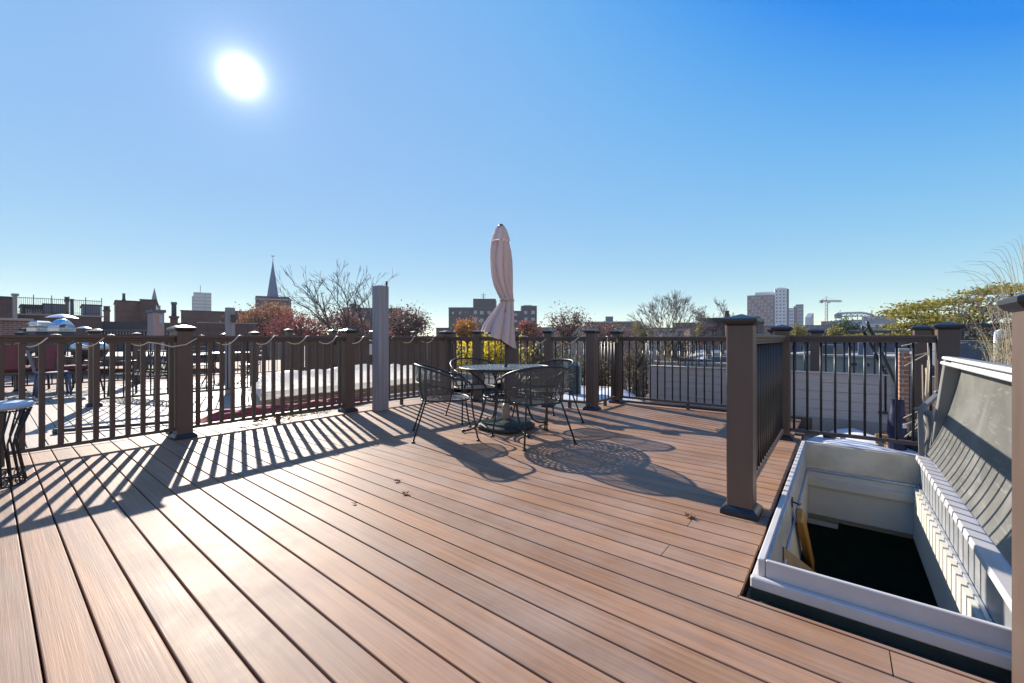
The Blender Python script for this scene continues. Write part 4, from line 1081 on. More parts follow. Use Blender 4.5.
def building(name, lab, cat, x0, x1, ytop, D, dep, wall, yaw=0, roof='membrane', coping=None, rows=(), group=None, z0=GZ, parapet=.35, cut=None):
    """box building whose front face spans columns x0..x1 at depth D; rows: (py0, py1, [(px0, px1)...])"""
    th = math.atan((CX - (x0 + x1) / 2) / F); kf = math.cos(th)
    W = (x1 - x0) / F * D * kf; H = ZY(ytop, D) - z0
    o = T((x0 + x1) / 2, D, z0)
    root = empty(name, o, CAMYAW + th + rad(yaw)); tag(root, lab, cat, group)
    pw = .3
    mb = MB(); mb.box(-W / 2, W / 2, 0, dep, 0, H - parapet)
    if parapet > 0:
        mb.box(-W / 2, W / 2, 0, pw, H - parapet + .001, H); mb.box(-W / 2, W / 2, dep - pw, dep, H - parapet + .001, H)
        mb.box(-W / 2, -W / 2 + pw, pw + .001, dep - pw - .001, H - parapet + .001, H); mb.box(W / 2 - pw, W / 2, pw + .001, dep - pw - .001, H - parapet + .001, H)
    mb.obj('wall', M[wall], root, sub=False)
    MB().box(-W / 2 + pw, W / 2 - pw, pw, dep - pw, H - parapet + .002, H - parapet + .05).obj('roof', M[roof], root, sub=False)
    if coping:
        mb = MB(); h = coping[1]
        mb.box(-W / 2 - .08, W / 2 + .08, -.08, pw + .05, H + .001, H + h); mb.box(-W / 2 - .08, -W / 2 + pw + .05, pw + .051, dep, H + .001, H + h); mb.box(W / 2 - pw - .05, W / 2 + .08, pw + .051, dep, H + .001, H + h)
        mb.obj('coping', M[coping[0]], root, sub=False)
    cxp = (x0 + x1) / 2
    for (ya, yb, cols, gk) in rows:
        for (a, b) in cols:
            win(root, (a - cxp) / F * D * kf, (b - cxp) / F * D * kf, ZY(yb, D) - z0, ZY(ya, D) - z0, glass=gk, sill=False)
    return root, W, H
def sub_box(root, name, m, x0, x1, y0, y1, z0, z1, ch=0):
    return MB().box(x0, x1, y0, y1, z0, z1, ch=ch).obj(name, M[m], root, sub=False)
def chimney(lab, x0, x1, ytop, D, m, pots=1, z0=-1.0, name='chimney', dep=.7, band=True, ph=.5):
    th = math.atan((CX - (x0 + x1) / 2) / F); W = (x1 - x0) / F * D * math.cos(th); H = ZY(ytop, D) - z0
    root = empty(name, T((x0 + x1) / 2, D, z0), CAMYAW + th + .05); tag(root, lab, 'chimney')
    sub_box(root, 'stack', m, -W / 2, W / 2, 0, dep, 0, H - .12)
    if band: sub_box(root, 'corbel', m, -W / 2 - .06, W / 2 + .06, -.06, dep + .06, H - .119, H)
    for i in range(pots):
        x = (i + .5 - pots / 2) * W / pots
        MB().lathe([(.13, H - .05), (.12, H + ph * .8), (.15, H + ph * .85), (.15, H + ph), (.1, H + ph)], 12, (x, dep / 2, 0)).obj('pot', M['slate'], root, sub=False)
    return root

# neighbouring roofs just past the terrace
r, W, H = building('brick_parapet', 'weathered brick parapet wall with pale stone coping behind the wire side table', 'wall', -60, 33, 320, 15.0, .9, 'brickpale', 4, coping=('stone', .09), z0=-1.5, parapet=.05)
for k in range(4):
    o = empty('vent_pipe', T(19 + 4.2 * k, 13.9, -.3), 0); tag(o, 'black hooked vent pipe before the parapet, ' + ['outermost of four', 'second of four from outside', 'third of four from outside', 'the one beside the grill'][k], 'pipe', 'row of hooked vent pipes')
    zz = ZY(329, 13.9) + .3
    MB().tube([(0, 0, 0), (0, 0, zz - .1), (.03, 0, zz), (.10, 0, zz), (.13, 0, zz - .08)], .04, 7).obj('pipe_run', M['greydark'], o, sub=False)
    MB().lathe([(.07, 0), (.07, .04), (.045, .05)], 10).obj('collar', M['greydark'], o, sub=False)
r, W, H = building('brick_house', 'dark brick house with flat roof and pale corner chimney at the picture edge', 'house', -70, 15, 297, 26, 9, 'brickdark', 3, coping=('slatedark', .15))
r = chimney('pale grey corner chimney beside the iron roof railing', 13, 17.5, 293.5, 25.8, 'stone', 0, band=True, dep=.5)
# roof terrace with iron railing
root, W, H = building('terrace_house', 'brick house roof terrace carrying a thin iron railing', 'house', 17, 104, 316, 30, 10, 'brickdark', 2, coping=('stone', .1))
mb = MB()
n = 44
for i in range(n + 1): mb.tube([(-W / 2 + W * i / n, .1, H + .1), (-W / 2 + W * i / n, .1, H + .1 + 1.15)], .014, 4)
mb.tube([(-W / 2, .1, H + 1.2), (W / 2, .1, H + 1.2)], .025, 4); mb.tube([(-W / 2, .1, H + .25), (W / 2, .1, H + .25)], .02, 4)
for i in range(6): mb.tube([(-W / 2 + W * i / 5, .1, H + .1), (-W / 2 + W * i / 5, .1, H + 1.45)], .03, 4)
mb.obj('iron_railing', M['greydark'], root, sub=False)
for (a, b, yt, m, lab) in ((22, 43, 305.5, 'slatedark', 'dark framed conservatory with pale uprights behind the iron roof railing'), (44, 66, 304.8, 'metalblue', 'blue grey metal penthouse with vertical seams behind the iron railing'), (83, 101, 305.5, 'metalblue', 'second blue grey metal penthouse, beside the brick block with tall chimney')):
    r_, w_, h_ = building('penthouse', lab, 'penthouse', a, b, yt, 33, 5, m, 2, z0=-1, parapet=.12, coping=('slatedark', .08))
    if m == 'slatedark':
        for i in range(7):
            x = -w_ / 2 + .2 + i * (w_ - .3) / 6
            sub_box(r_, 'upright', 'stone', x, x + .06, -.05, -.001, 2.0, h_ - .3)
        for i in range(6):
            x = -w_ / 2 + .28 + i * (w_ - .3) / 6
            MB().box(x, x + .1, -.03, -.001, 2.2, h_ - .45).obj('pane', M['glasspale'], r_, sub=False)
    else:
        for i in range(9):
            x = -w_ / 2 + (i + .5) * w_ / 9; sub_box(r_, 'seam', 'metalblue', x - .015, x + .015, -.04, -.001, 0, h_ - .15)
chimney('small sooty brick chimney with tapering side between the metal penthouses', 65.5, 68.5, 300, 31.8, 'brick', 1, dep=.5, ph=.25)
o = empty('flue', T(72, 31.5, -1), 0); tag(o, 'thin dark metal flue rising beside the sooty brick chimney', 'flue')
MB().tube([(0, 0, 0), (0, 0, ZY(300, 31.5) + 1)], .10, 8).obj('flue_pipe', M['greydark'], o, sub=False); MB().lathe([(.13, ZY(300, 31.5) + 1), (.13, ZY(299, 31.5) + 1)], 10).obj('cowl', M['greydark'], o, sub=False)
# mansard row
root, W, H = building('mansard_house', 'long dark mansard roofed row with pale dentil cornice', 'house', 80, 192, 322, 36, 9, 'slatedark', 1, parapet=.1)
for i in range(38): sub_box(root, 'dentil', 'stone', -W / 2 + .1 + i * W / 38, -W / 2 + .1 + (i + .5) * W / 38, -.22, -.001, H - 1.1, H - .85)
sub_box(root, 'cornice', 'slate', -W / 2, W / 2, -.35, -.001, H - .84, H - .65); sub_box(root, 'fascia_band', 'brickdark', -W / 2, W / 2, -.12, -.001, H - 2.4, H - 1.15)
r, W, H = building('brick_block', 'plain brick rooftop block with a thin pot chimney on top', 'house', 116, 141, 301.5, 44, 7, 'brick', 2, coping=('slatedark', .1))
chimney('thin chimney pot standing on the plain brick rooftop block', 122.8, 125, 299, 44.5, 'slatedark', 1, z0=3, dep=.3, ph=.6)
r, W, H = building('brick_block', 'darker brick rooftop block beside the tiny distant steeple', 'house', 140.5, 156, 300.5, 43, 8, 'brickdark', -2, coping=('slatedark', .12))
chimney('low brick chimney stub with small white vents between penthouse and brick block', 104, 110, 310, 40, 'brick', 2, z0=-1, ph=.4)
r, W, H = building('stair_tower', 'pale pinkish stucco stair tower with slate cap behind the railing post', 'tower', 153, 164.5, 312.5, 21, 1.1, 'stucco', 12, z0=-3, parapet=.0)
sub_box(r, 'cap', 'slate', -W / 2 - .06, W / 2 + .06, -.06, 1.16, H + .001, H + .14); MB().box(W * .02, W * .42, -.02, -.001, H - .55, H - .1).obj('vent_panel', M['glasspale'], r, sub=False)
chimney('dark slender chimney with tall flue pot near the round topped railing post', 170.5, 178, 316, 25, 'brickdark', 1, dep=.5, ph=.85)
r, W, H = building('brick_block', 'long low purple brown brick block in front of the glass tower', 'house', 181.5, 226, 311.5, 62, 12, 'brickdark', 0, coping=('slatedark', .12))
r, W, H = building('brick_block', 'lower brick wing with pale ledge behind the lantern post', 'house', 199, 258, 323.5, 52, 6, 'brickdark', 0, coping=('stone', .12))
r, W, H = building('brick_block', 'far brick range between the lantern post and the church tower', 'house', 226, 262, 311.8, 66, 10, 'brickdark', 0, coping=('slatedark', .12))
# glass tower
root, W, H = building('glass_tower', 'distant pale blue glass office tower with a thin mast', 'tower', 193.5, 211.5, 292.5, 420, 16, 'glasstower', 0, parapet=.5)
sub_box(root, 'side_bay', 'metalblue', -W / 2 - 1.2, -W / 2 - .01, 1, 14, 0, H - 4)
for i in range(16): sub_box(root, 'floor_band', 'slate', -W / 2, W / 2, -.25, -.01, H - 2 - i * 3.4, H - 1.2 - i * 3.4)
sub_box(root, 'centre_bay', 'metalblue', W * .1, W * .2, -.5, -.26, 0, H - .6)
MB().tube([(-W * .12, 8, H), (-W * .12, 8, H + 8)], .25, 5).obj('mast', M['greydark'], root, sub=False)
# church
D = 150
root, W, H = building('church', 'square brick church tower with tall blue grey spire', 'church', 255.5, 289, 296.3, D, 12, 'brickdark', -6, parapet=.8)
sub_box(root, 'string_course', 'stone', -W / 2 - .2, W / 2 + .2, -.2, -.01, H - 1.3, H - .9)
for i in range(3): win(root, -W / 2 + 2 + i * 3.2, -W / 2 + 3.4 + i * 3.2, H - 6, H - 2.4, glass='glass', sill=False)
sh = ZY(258.5, D) - ZY(296, D); sx = (271 - 272.2) / F * D; sr = 5.8 / F * D
MB().lathe([(sr * 1.05, H - .8), (sr * .97, H), (sr * .5, H + sh * .52), (sr * .2, H + sh * .82), (.12, H + sh)], 8, (sx, 6, 0), smooth=False).obj('spire', M['spire'], root, sub=False)
MB().tube([(sx, 6, H + sh), (sx, 6, H + sh + 2.2)], .08, 5).obj('finial', M['greydark'], root, sub=False); MB().box(sx - .55, sx + .55, 5.95, 6.05, H + sh + 1.9, H + sh + 2.15).obj('weathervane', M['greydark'], root, sub=False)
# tiny steeple
D = 210
root = empty('steeple', T(151.5, D, GZ), CAMYAW); tag(root, 'tiny distant church steeple rising behind the darker brick block', 'steeple')
hb = ZY(305, D) - GZ; ht = ZY(288, D) - GZ
sub_box(root, 'tower', 'slate', -1.7, 1.7, 0, 3.4, 0, hb); MB().lathe([(1.75, hb), (1.0, hb + (ht - hb) * .45), (.1, ht)], 8, (0, 1.7, 0), smooth=False).obj('spire', M['slate'], root, sub=False)
# central far buildings
r, W, H = building('flat_block', 'dark flat roofed block behind the bare branching tree', 'building', 344, 373, 308.8, 170, 20, 'darkblock', 3, coping=('slatedark', .5), rows=((311.5, 313.5, [(347, 350), (353, 356), (359, 362), (365, 368)], 'glasspale'),))
sub_box(r, 'plant_room', 'slatedark', -W * .3, -W * .05, 3, 9, H + .5, H + 2.2)
r, W, H = building('flat_block', 'small dark block showing past the grey timber post', 'building', 388, 401, 309.2, 175, 18, 'darkblock', 0, coping=('slatedark', .5))
# dark apartment block
D = 190
root, W, H = building('apartment_block', 'dark slab apartment block with pale windows behind the parasol', 'building', 448.5, 495, 308.2, D, 14, 'darkblock', -5.5, coping=('slatedark', .4))
cxp = (448.5 + 495) / 2
lx = lambda p: (p - cxp) / F * D
hz = lambda y: ZY(y, D) - GZ
sub_box(root, 'stair_tower', 'darkblock', lx(473), lx(495.5), .6, 13, H - 4, hz(298.6))
sub_box(root, 'wing', 'darkblock', lx(495.01), lx(521), -1.5, 12, 0, hz(311)); sub_box(root, 'wing', 'darkblock', lx(521.01), lx(536.5), -3, 12, 0, hz(306.2))
sub_box(root, 'plant_room', 'slatedark', lx(524), lx(532), 1, 6, hz(306.1), hz(305))
for (p0, p1, y0, y1, yy) in ((473.8, 477, 310.5, 314, 0), (480, 483.5, 311, 314.3, 0), (473.8, 477, 318, 322, 0), (480, 483.5, 318.5, 322, 0), (487.5, 490.5, 311, 314, 0), (487.5, 490.5, 318.5, 322, 0),
        (498, 500.5, 313, 315.5, -1.5), (503, 506, 313, 315.5, -1.5), (509, 511.5, 313.5, 316, -1.5), (514, 517, 313.5, 316, -1.5), (498, 500.5, 319.5, 322, -1.5), (503, 506, 320, 322.5, -1.5), (509, 511.5, 320, 322.5, -1.5), (514, 517, 320, 322.5, -1.5),
        (524, 527, 311.5, 314.5, -3), (531, 534.5, 311, 314.5, -3), (524, 527, 318, 321, -3), (531, 534.5, 318, 321, -3), (452, 454, 312, 314, 0), (459, 461, 312, 314, 0)):
    win(root, lx(p0), lx(p1), hz(y1), hz(y0), y=yy, glass='glasspale', sill=False)
mb = MB(); mb.tube([(lx(482.5), 6, hz(298.6)), (lx(482.5), 6, hz(291.5))], .16, 5)
for k, yy in enumerate((293, 294.6, 296)): mb.tube([(lx(482.5) - 1.2 + .2 * k, 6, hz(yy)), (lx(482.5) + 1.2 - .2 * k, 6, hz(yy))], .10, 4)
mb.obj('antenna', M['greydark'], root, sub=False)
# low buildings right of the table
r, W, H = building('low_block', 'low grey brown building with rooftop box past the rust coloured tree', 'building', 584, 640, 322.5, 150, 20, 'brickdark', 0, coping=('stone', .4), roof='roofgrey', rows=((324.5, 327, [(588 + 6 * i, 591 + 6 * i) for i in range(8)], 'glass'),))
sub_box(r, 'plant_room', 'slate', -W * .12, W * .02, 4, 9, H + .05, H + 2.4)
r, W, H = building('low_block', 'low brick terrace roofline beyond the bare tree', 'building', 672, 712, 323.5, 120, 20, 'brickdark', 0, coping=('slatedark', .3))
# brick and white high-rise
D = 380
root, W, H = building('tower_block', 'tall residential tower in red brick and white panels', 'tower', 747, 774.5, 295.5, D, 22, 'brickbig', 0, parapet=.5, coping=('stone', .5))
cxp = (747 + 774.5) / 2; lx = lambda p: (p - cxp) / F * D * math.cos(math.atan((CX - 760.75) / F)); hz = lambda y: ZY(y, D) - GZ
sub_box(root, 'white_wing', 'whitepanel', lx(774.6), lx(786), -2, 22, 0, hz(289.6)); sub_box(root, 'side_bay', 'slatedark', lx(785.6), lx(788), -1.5, 20, 0, hz(290.5)); sub_box(root, 'upper_storeys', 'whitepanel', lx(755), lx(774.55), 7, 21.9, H - 3, hz(291.6))
sub_box(root, 'lift_housing', 'whitepanel', lx(777), lx(783), 4, 12, hz(289.58), hz(288.2))
for j in range(9):
    for i in range(8):
        a_ = 748.6 + i * 3.2; y_ = 297.2 + j * 3.3
        MB().box(lx(a_), lx(a_ + 1.5), -.15, -.005, hz(y_ + 1.7), hz(y_)).obj('window', M['glasspale'] if (i * 5 + j * 3) % 4 else M['glass'], root, sub=False)
for j in range(10):
    for i in range(3):
        a_ = 775.8 + i * 3.4; y_ = 291.6 + j * 3.3
        MB().box(lx(a_), lx(a_ + 1.3), -2.15, -2.005, hz(y_ + 1.5), hz(y_)).obj('window', M['glass'], root, sub=False)
root, W, H = building('glass_tower', 'short pale glass tower squeezed between the brick tower and a darker one', 'tower', 788.5, 793.5, 308, 420, 14, 'glasstower', 0)
for i in range(7): sub_box(root, 'floor_band', 'whitepanel', -W / 2, W / 2, -.25, -.01, H - 2 - i * 3.4, H - 1.2 - i * 3.4)
root, W, H = building('glass_tower', 'grey glass tower with a dark brown edge beside the brick tower', 'tower', 793.6, 803.5, 306, 400, 14, 'glasstower', 0)
sub_box(root, 'brown_bay', 'brickdark', -W / 2 - .01, -W / 2 + 2.6, -.6, -.01, 0, H - 1.5); sub_box(root, 'crown', 'slate', -W * .3, W / 2, 1, 12, H + .05, H + 1.6)
for i in range(8): sub_box(root, 'floor_band', 'slate', -W / 2 + 2.7, W / 2, -.25, -.01, H - 2 - i * 3.4, H - 1.2 - i * 3.4)
root = empty('obelisk_sculpture', T(812, 300, GZ), CAMYAW + .4); tag(root, 'small dark pointed tower with slanted top near the construction crane', 'tower')
h_ = ZY(313, 300) - GZ
MB().add([(-2, 0, 0), (2, 0, 0), (2, 4, 0), (-2, 4, 0), (-1.2, 0, h_ - 3), (1.8, 0, h_), (1.8, 4, h_), (-1.2, 4, h_ - 3)], [(3, 2, 1, 0), (4, 5, 6, 7), (0, 1, 5, 4), (1, 2, 6, 5), (2, 3, 7, 6), (3, 0, 4, 7)]).obj('shaft', M['metalblue'], root, sub=False)
MB().box(-.9, .5, -.1, -.005, 2, h_ - 3.4).obj('light_stripe', M['whitepanel'], root, sub=False)
# crane
D = 330
root = empty('tower_crane', T(826.2, D, GZ), CAMYAW); tag(root, 'distant pale tower crane with long horizontal jib', 'crane')
def truss(mb, a, b, w, n, r):
    a = Vector(a); b = Vector(b); d = (b - a).normalized(); u = d.orthogonal().normalized(); v = d.cross(u)
    cs = [u * w + v * w, u * -w + v * w, u * -w - v * w, u * w - v * w]
    for c in cs: mb.tube([a + c, b + c], r, 4)
    for i in range(n):
        p = a.lerp(b, i / n); q = a.lerp(b, (i + 1) / n)
        for k in range(4): mb.tube([p + cs[k], q + cs[(k + 1) % 4]], r * .7, 3)
lx = lambda p: (p - 826.2) / F * D; hz = lambda y: ZY(y, D) - GZ
mb = MB(); truss(mb, (0, 0, 0), (0, 0, hz(301)), .8, 16, .22); mb.obj('mast', M['crane'], root, sub=False)
mb = MB(); truss(mb, (lx(820.5), 0, hz(300.8)), (lx(841.5), 0, hz(301.2)), .5, 14, .2); mb.obj('jib', M['crane'], root, sub=False)
mb = MB(); mb.tube([(0, 0, hz(301)), (0, 0, hz(296.3))], .35, 5); mb.tube([(0, 0, hz(296.5)), (lx(836), 0, hz(300.6))], .1, 3); mb.tube([(0, 0, hz(296.5)), (lx(821), 0, hz(300.4))], .1, 3); mb.obj('apex', M['crane'], root, sub=False)
sub_box(root, 'counterweight', 'slate', lx(820), lx(822.5), -.8, .8, hz(303), hz(300.2)); sub_box(root, 'cab', 'whitepanel', .4, 2.2, -1.6, .2, hz(303.2), hz(301.6))
# stadium
D = 360
root = empty('stadium', T(856, D, GZ), CAMYAW + math.atan((CX - 856) / F)); tag(root, 'wide distant stadium with pale arched roof truss', 'stadium')
lx = lambda p: (p - 856) / F * D * .77; hz = lambda y: ZY(y, D) - GZ
sub_box(root, 'stand', 'stadiumdark', lx(833), lx(893), 6, 40, 0, hz(319.5)); sub_box(root, 'upper_stand', 'stadiumdark', lx(862), lx(895), 2, 36, 0, hz(316.5)); sub_box(root, 'concourse', 'stadium', lx(829), lx(884), -2, 5.9, 0, hz(324))
mb = MB(); top = [(lx(834), 0, hz(313.5))] + [(lx(834 + 4 * i), 0, hz(312.6 - .25 * min(i, 6) * 0 + (.42 * max(0, i - 6) ** 2) * .6)) for i in range(1, 11)]
mb.tube(top, .9, 6); low = [Vector(p) + Vector((0, 0, -3.0)) for p in top]; mb.tube(low, .5, 5)
for i in range(len(top) - 1): mb.tube([top[i], low[i + 1]], .35, 4); mb.tube([top[i], low[i]], .35, 4)
mb.obj('arched_truss', M['stadium'], root, sub=False)
for i in range(7): sub_box(root, 'pylon', 'stadium', lx(835 + 5.5 * i), lx(836 + 5.5 * i), -.5, .5, 0, hz(314 if i < 5 else 317))
for i in range(9): sub_box(root, 'window', 'glasspale', lx(832 + 5.6 * i), lx(835.4 + 5.6 * i), -2.1, -2.005, hz(328), hz(325.2))
sub_box(root, 'screen', 'slate', lx(834), lx(842), -.4, -.1, hz(318), hz(313.6))
r, W, H = building('low_block', 'low brick warehouse in front of the stadium', 'building', 821, 838, 321.5, 300, 20, 'brickbig', 0, coping=('stone', .3))
# ---- middle distance roofs behind the back rail
r, W, H = building('neighbour_house', 'pale grey flat roofed house just past the board wall', 'house', 652, 752, 364, 13.5, 9.5, 'concrete', -8, roof='rooflight', parapet=.10, coping=('stone', .05))
sub_box(r, 'skylight', 'slatedark', W * .0, W * .22, 2.0, 3.0, H - .05, H + .17, ch=.02); sub_box(r, 'roof_unit', 'greydark', -W * .1, W * .12, 3.4, 4.0, H - .05, H + .20, ch=.02)
sub_box(r, 'roof_unit', 'slate', W * .22, W * .40, 2.6, 3.6, H - .05, H + .15, ch=.02); sub_box(r, 'curb', 'membrane', -W * .35, W * .05, 1.0, 1.4, H - .05, H + .10, ch=.02)
r, W, H = building('brick_house', 'dark brick house with overhanging flat roof behind the pale roof', 'house', 700, 757, 321, 29, 8, 'brickdark', -6, coping=('slatedark', .25), rows=((331, 340, [(706, 711), (717, 722), (728, 733)], 'glass'),))
chimney('slim red brick chimney on the dark brick house by the black capped post', 725.5, 729, 315, 28, 'brick', 1, z0=1, dep=.5, ph=.3)
r, W, H = building('brick_house', 'brown brick house with small white roof hoods past the railing', 'house', 690, 760, 341, 25, 5, 'brick', -6, coping=('stone', .1), rows=((345, 352, [(694, 699), (706, 711), (718, 723)], 'glass'),))
for i in range(3): sub_box(r, 'roof_hood', 'white', -W * .4 + i * W * .2, -W * .4 + i * W * .2 + .5, -.4, -.001, H - .75, H - .55, ch=.04)
r, W, H = building('neighbour_house', 'long low house with pale stone parapet beyond the terrace railing', 'house', 776, 890, 357, 14.5, 8, 'concrete', -12, roof='roofgrey', parapet=.12, coping=('stone', .08), rows=((361, 366, [(850, 858), (862, 870)], 'glass'),))
sub_box(r, 'roof_unit', 'greydark', -W * .3, -W * .12, 2, 3.4, H - .05, H + .4, ch=.02); sub_box(r, 'roof_unit', 'slate', W * .08, W * .2, 2.4, 3.2, H - .05, H + .5, ch=.02)
r, W, H = building('terrace_house', 'row of dark slate roofed houses beneath the construction crane', 'house', 778, 900, 331, 70, 14, 'slatedark', -6, coping=('stone', .15), rows=((334, 337, [(784 + 9 * i, 788 + 9 * i) for i in range(12)], 'glasspale'),))
r, W, H = building('terrace_house', 'bluish grey row of houses lower down behind the terrace railing', 'house', 770, 905, 342, 40, 14, 'slate', -8, coping=('stone', .12), rows=((345, 351, [(778 + 10 * i, 783 + 10 * i) for i in range(11)], 'glass'),))
r, W, H = building('brick_house', 'dark brick house under the bare branches beside the dried goldenrod', 'house', 948, 1060, 327, 17, 8, 'brickdark', 10, coping=('slatedark', .15), rows=((330.5, 336, [(962, 967), (975, 980), (990, 995)], 'glasspale'),))
r, W, H = building('slate_roof_house', 'low house with sunlit slate roof behind the corner railing post', 'house', 955, 1040, 341, 11, 4, 'slate', 12, parapet=.05, z0=-2)
o = empty('vent_pipe', T(997, 9.5, -.4), CAMYAW); tag(o, 'white curved vent pipe beside the near railing post', 'pipe')
zz = ZY(331, 9.5) + .4
MB().tube([(0, 0, 0), (0, 0, zz - .12), (.02, 0, zz - .03), (.1, 0, zz), (.17, 0, zz - .04), (.19, 0, zz - .14)], .055, 10).obj('pipe_run', M['white'], o, sub=False); MB().lathe([(.12, 0), (.12, .05), (.06, .08)], 12).obj('collar', M['greydark'], o, sub=False)
# white coated roof beyond the far railing, and louvred cabinet
r, W, H = building('neighbour_house', 'white coated low roof seen through the railing below the louvred cabinet', 'house', 528, 640, 402, 9.2, 3.2, 'concrete', -6, roof='rooflight', parapet=.06)
MB().surf(20, 10, lambda u, v: (W * (.02 + .5 * u), .5 + 1.8 * v, H - .05 + .24 * math.sin(PI * u) * math.sin(PI * v))).obj('roof_dome', M['tarp'], r, sub=False)
o = empty('louvred_cabinet', T(572, 10.6, H + GZ - .05), CAMYAW + .3); tag(o, 'grey green louvred metal cabinet with slanted slats seen through the railing', 'cabinet')
hh = ZY(362, 10.6) - (H + GZ - .05)
sub_box(o, 'frame', 'teal', -.18, -.14, -.15, .15, 0, hh); sub_box(o, 'frame', 'teal', .14, .18, -.15, .15, 0, hh); sub_box(o, 'back_panel', 'greydark', -.139, .139, .08, .11, 0, hh)
for i in range(12): MB().box(-.138, .138, -.09, .05, -.006, .006, Matrix.Translation((0, 0, .06 + i * hh / 12.5)) @ Matrix.Rotation(.5, 4, 'X')).obj('slat', M['teal'], o, sub=False)
r, W, H = building('neighbour_house', 'dark low roof lying under the yellow leaved tree', 'house', 440, 530, 420, 9.0, 4, 'brickdark', -6, roof='membrane', parapet=.1)
# far filling rows
rr = random.Random(21)
i = 0
cols = ['brick', 'brickdark', 'stone', 'brickbig', 'concrete', 'slate']
adj = {'brick': 'red brick', 'brickdark': 'dark brick', 'stone': 'grey stone', 'brickbig': 'purplish brick', 'concrete': 'buff', 'slate': 'blue grey'}
marks = ['below the dark apartment block', 'beside the orange shrub tree', 'past the parasol', 'behind the rust coloured tree', 'between the rust tree and bare tree', 'under the bare tree', 'beyond the pale flat roof', 'under the red brick tower', 'below the crane', 'in front of the stadium']
for k, (x0, x1, yt, D) in enumerate(((436, 462, 328.5, 100), (463, 500, 329.5, 90), (520, 560, 328, 110), (556, 590, 326.5, 130), (596, 640, 327.5, 100), (648, 690, 328.5, 90), (690, 722, 329.5, 75), (745, 785, 326.5, 160), (800, 830, 325.5, 200), (846, 884, 328, 150))):
    c = cols[(k * 5 + 1) % 6]
    W_ = (x1 - x0)
    building('far_house', '%s distant house with flat roof %s' % (adj[c], marks[k]), 'house', x0, x1, yt, D, 14, c, rr.uniform(-12, 12), coping=('slatedark', .2), rows=((yt + 2, yt + 4.5, [(x0 + W_ * t, x0 + W_ * (t + .09)) for t in (.1, .3, .5, .7)], 'glass'),), group='distant flat roofed houses')
# ------------------------------------------------------------------ trees and plants
def limb(mb, pts, r0, r1, n=5):
    m = len(pts); mb.tube(pts, [r0 + (r1 - r0) * i / (m - 1) for i in range(m)], n)
def leaf_tree(name, lab, cx, D, ytop, ybot, wpx, m, seed, nl=2600, ls=1.6, group=None, z0=GZ, clumps=26, lean=0.0, flat=1.0, cat='tree', bark='bark', sub=5, dens=1.0):
    nl = int(nl * 1.35)
    """tapered trunk, forked limbs to leaf clumps, crown of leaf faces. crown spans ytop..ybot, wpx columns"""
    rr = random.Random(seed)
    base = T(cx, D, z0); root = empty(name, base, rr.uniform(0, 6)); root.rotation_euler = (0, 0, CAMYAW); tag(root, lab, cat, group)
    zt, zb_ = ZY(ytop, D) - z0, ZY(ybot, D) - z0
    rx = wpx / 2 / F * D; rz = (zt - zb_) / 2; zc = (zt + zb_) / 2
    ry = rx * .85
    s = ls * D / F                                           # leaf size in metres
    tr = MB(); cr = MB()
    th = max(.3, zb_ + rz * .25)
    r0 = max(.05, min(.35, zt * .022))
    fork = Vector((rr.uniform(-.1, .1) * rx, 0, th))
    limb(tr, [Vector((lean, 0, 0)), Vector((lean * .5 + rr.uniform(-.1, .1), 0, th * .5)), fork], r0, r0 * .7, 7)
    for c in range(clumps):
        while True:
            d = Vector((rr.uniform(-1, 1), rr.uniform(-1, 1), rr.uniform(-1, 1)))
            if .05 < d.length < 1: break
        d = d * (.55 + .45 * d.length) / max(d.length, .3) * rr.uniform(.7, 1.0) if d.length > .4 else d
        p = Vector((d.x * rx * .86, d.y * ry * .86, zc + d.z * rz * .82))
        if rr.random() < .12: p += Vector((d.x * rx * .2, 0, abs(d.z) * rz * .25))
        midp = fork.lerp(p, .5) + Vector((rr.uniform(-.1, .1) * rx, rr.uniform(-.1, .1) * rx, .12 * rz))
        limb(tr, [fork, fork.lerp(midp, .5), midp, p], r0 * .45, r0 * .06, 4)
        for q in range(sub):
            e = p + Vector((rr.gauss(0, .22) * rx, rr.gauss(0, .22) * ry, rr.gauss(0, .22) * rz))
            limb(tr, [p.lerp(midp, .3), p.lerp(e, .5) + Vector((0, 0, .04 * rz)), e], r0 * .09, r0 * .03, 3)
        cr_ = rr.uniform(.16, .30)
        for k in range(int(nl / clumps * rr.uniform(.5, 1.5) * dens)):
            v = Vector((rr.gauss(0, 1), rr.gauss(0, 1), rr.gauss(0, 1)))
            q = p + Vector((v.x * rx * cr_, v.y * ry * cr_, v.z * rz * cr_ * flat))
            u_ = Vector((rr.gauss(0, 1), rr.gauss(0, 1), rr.gauss(0, 1))).normalized() * s * rr.uniform(.5, 1.1)
            w_ = Vector((rr.gauss(0, 1), rr.gauss(0, 1), rr.gauss(0, 1))).cross(u_).normalized() * s * rr.uniform(.3, .6)
            cr.add([q - u_, q + w_, q + u_ * .9, q - w_], [(0, 1, 2, 3)])
    tr.obj('trunk', M[bark], root, sub=False); cr.obj('crown', M[m], root, sub=False)
    return root
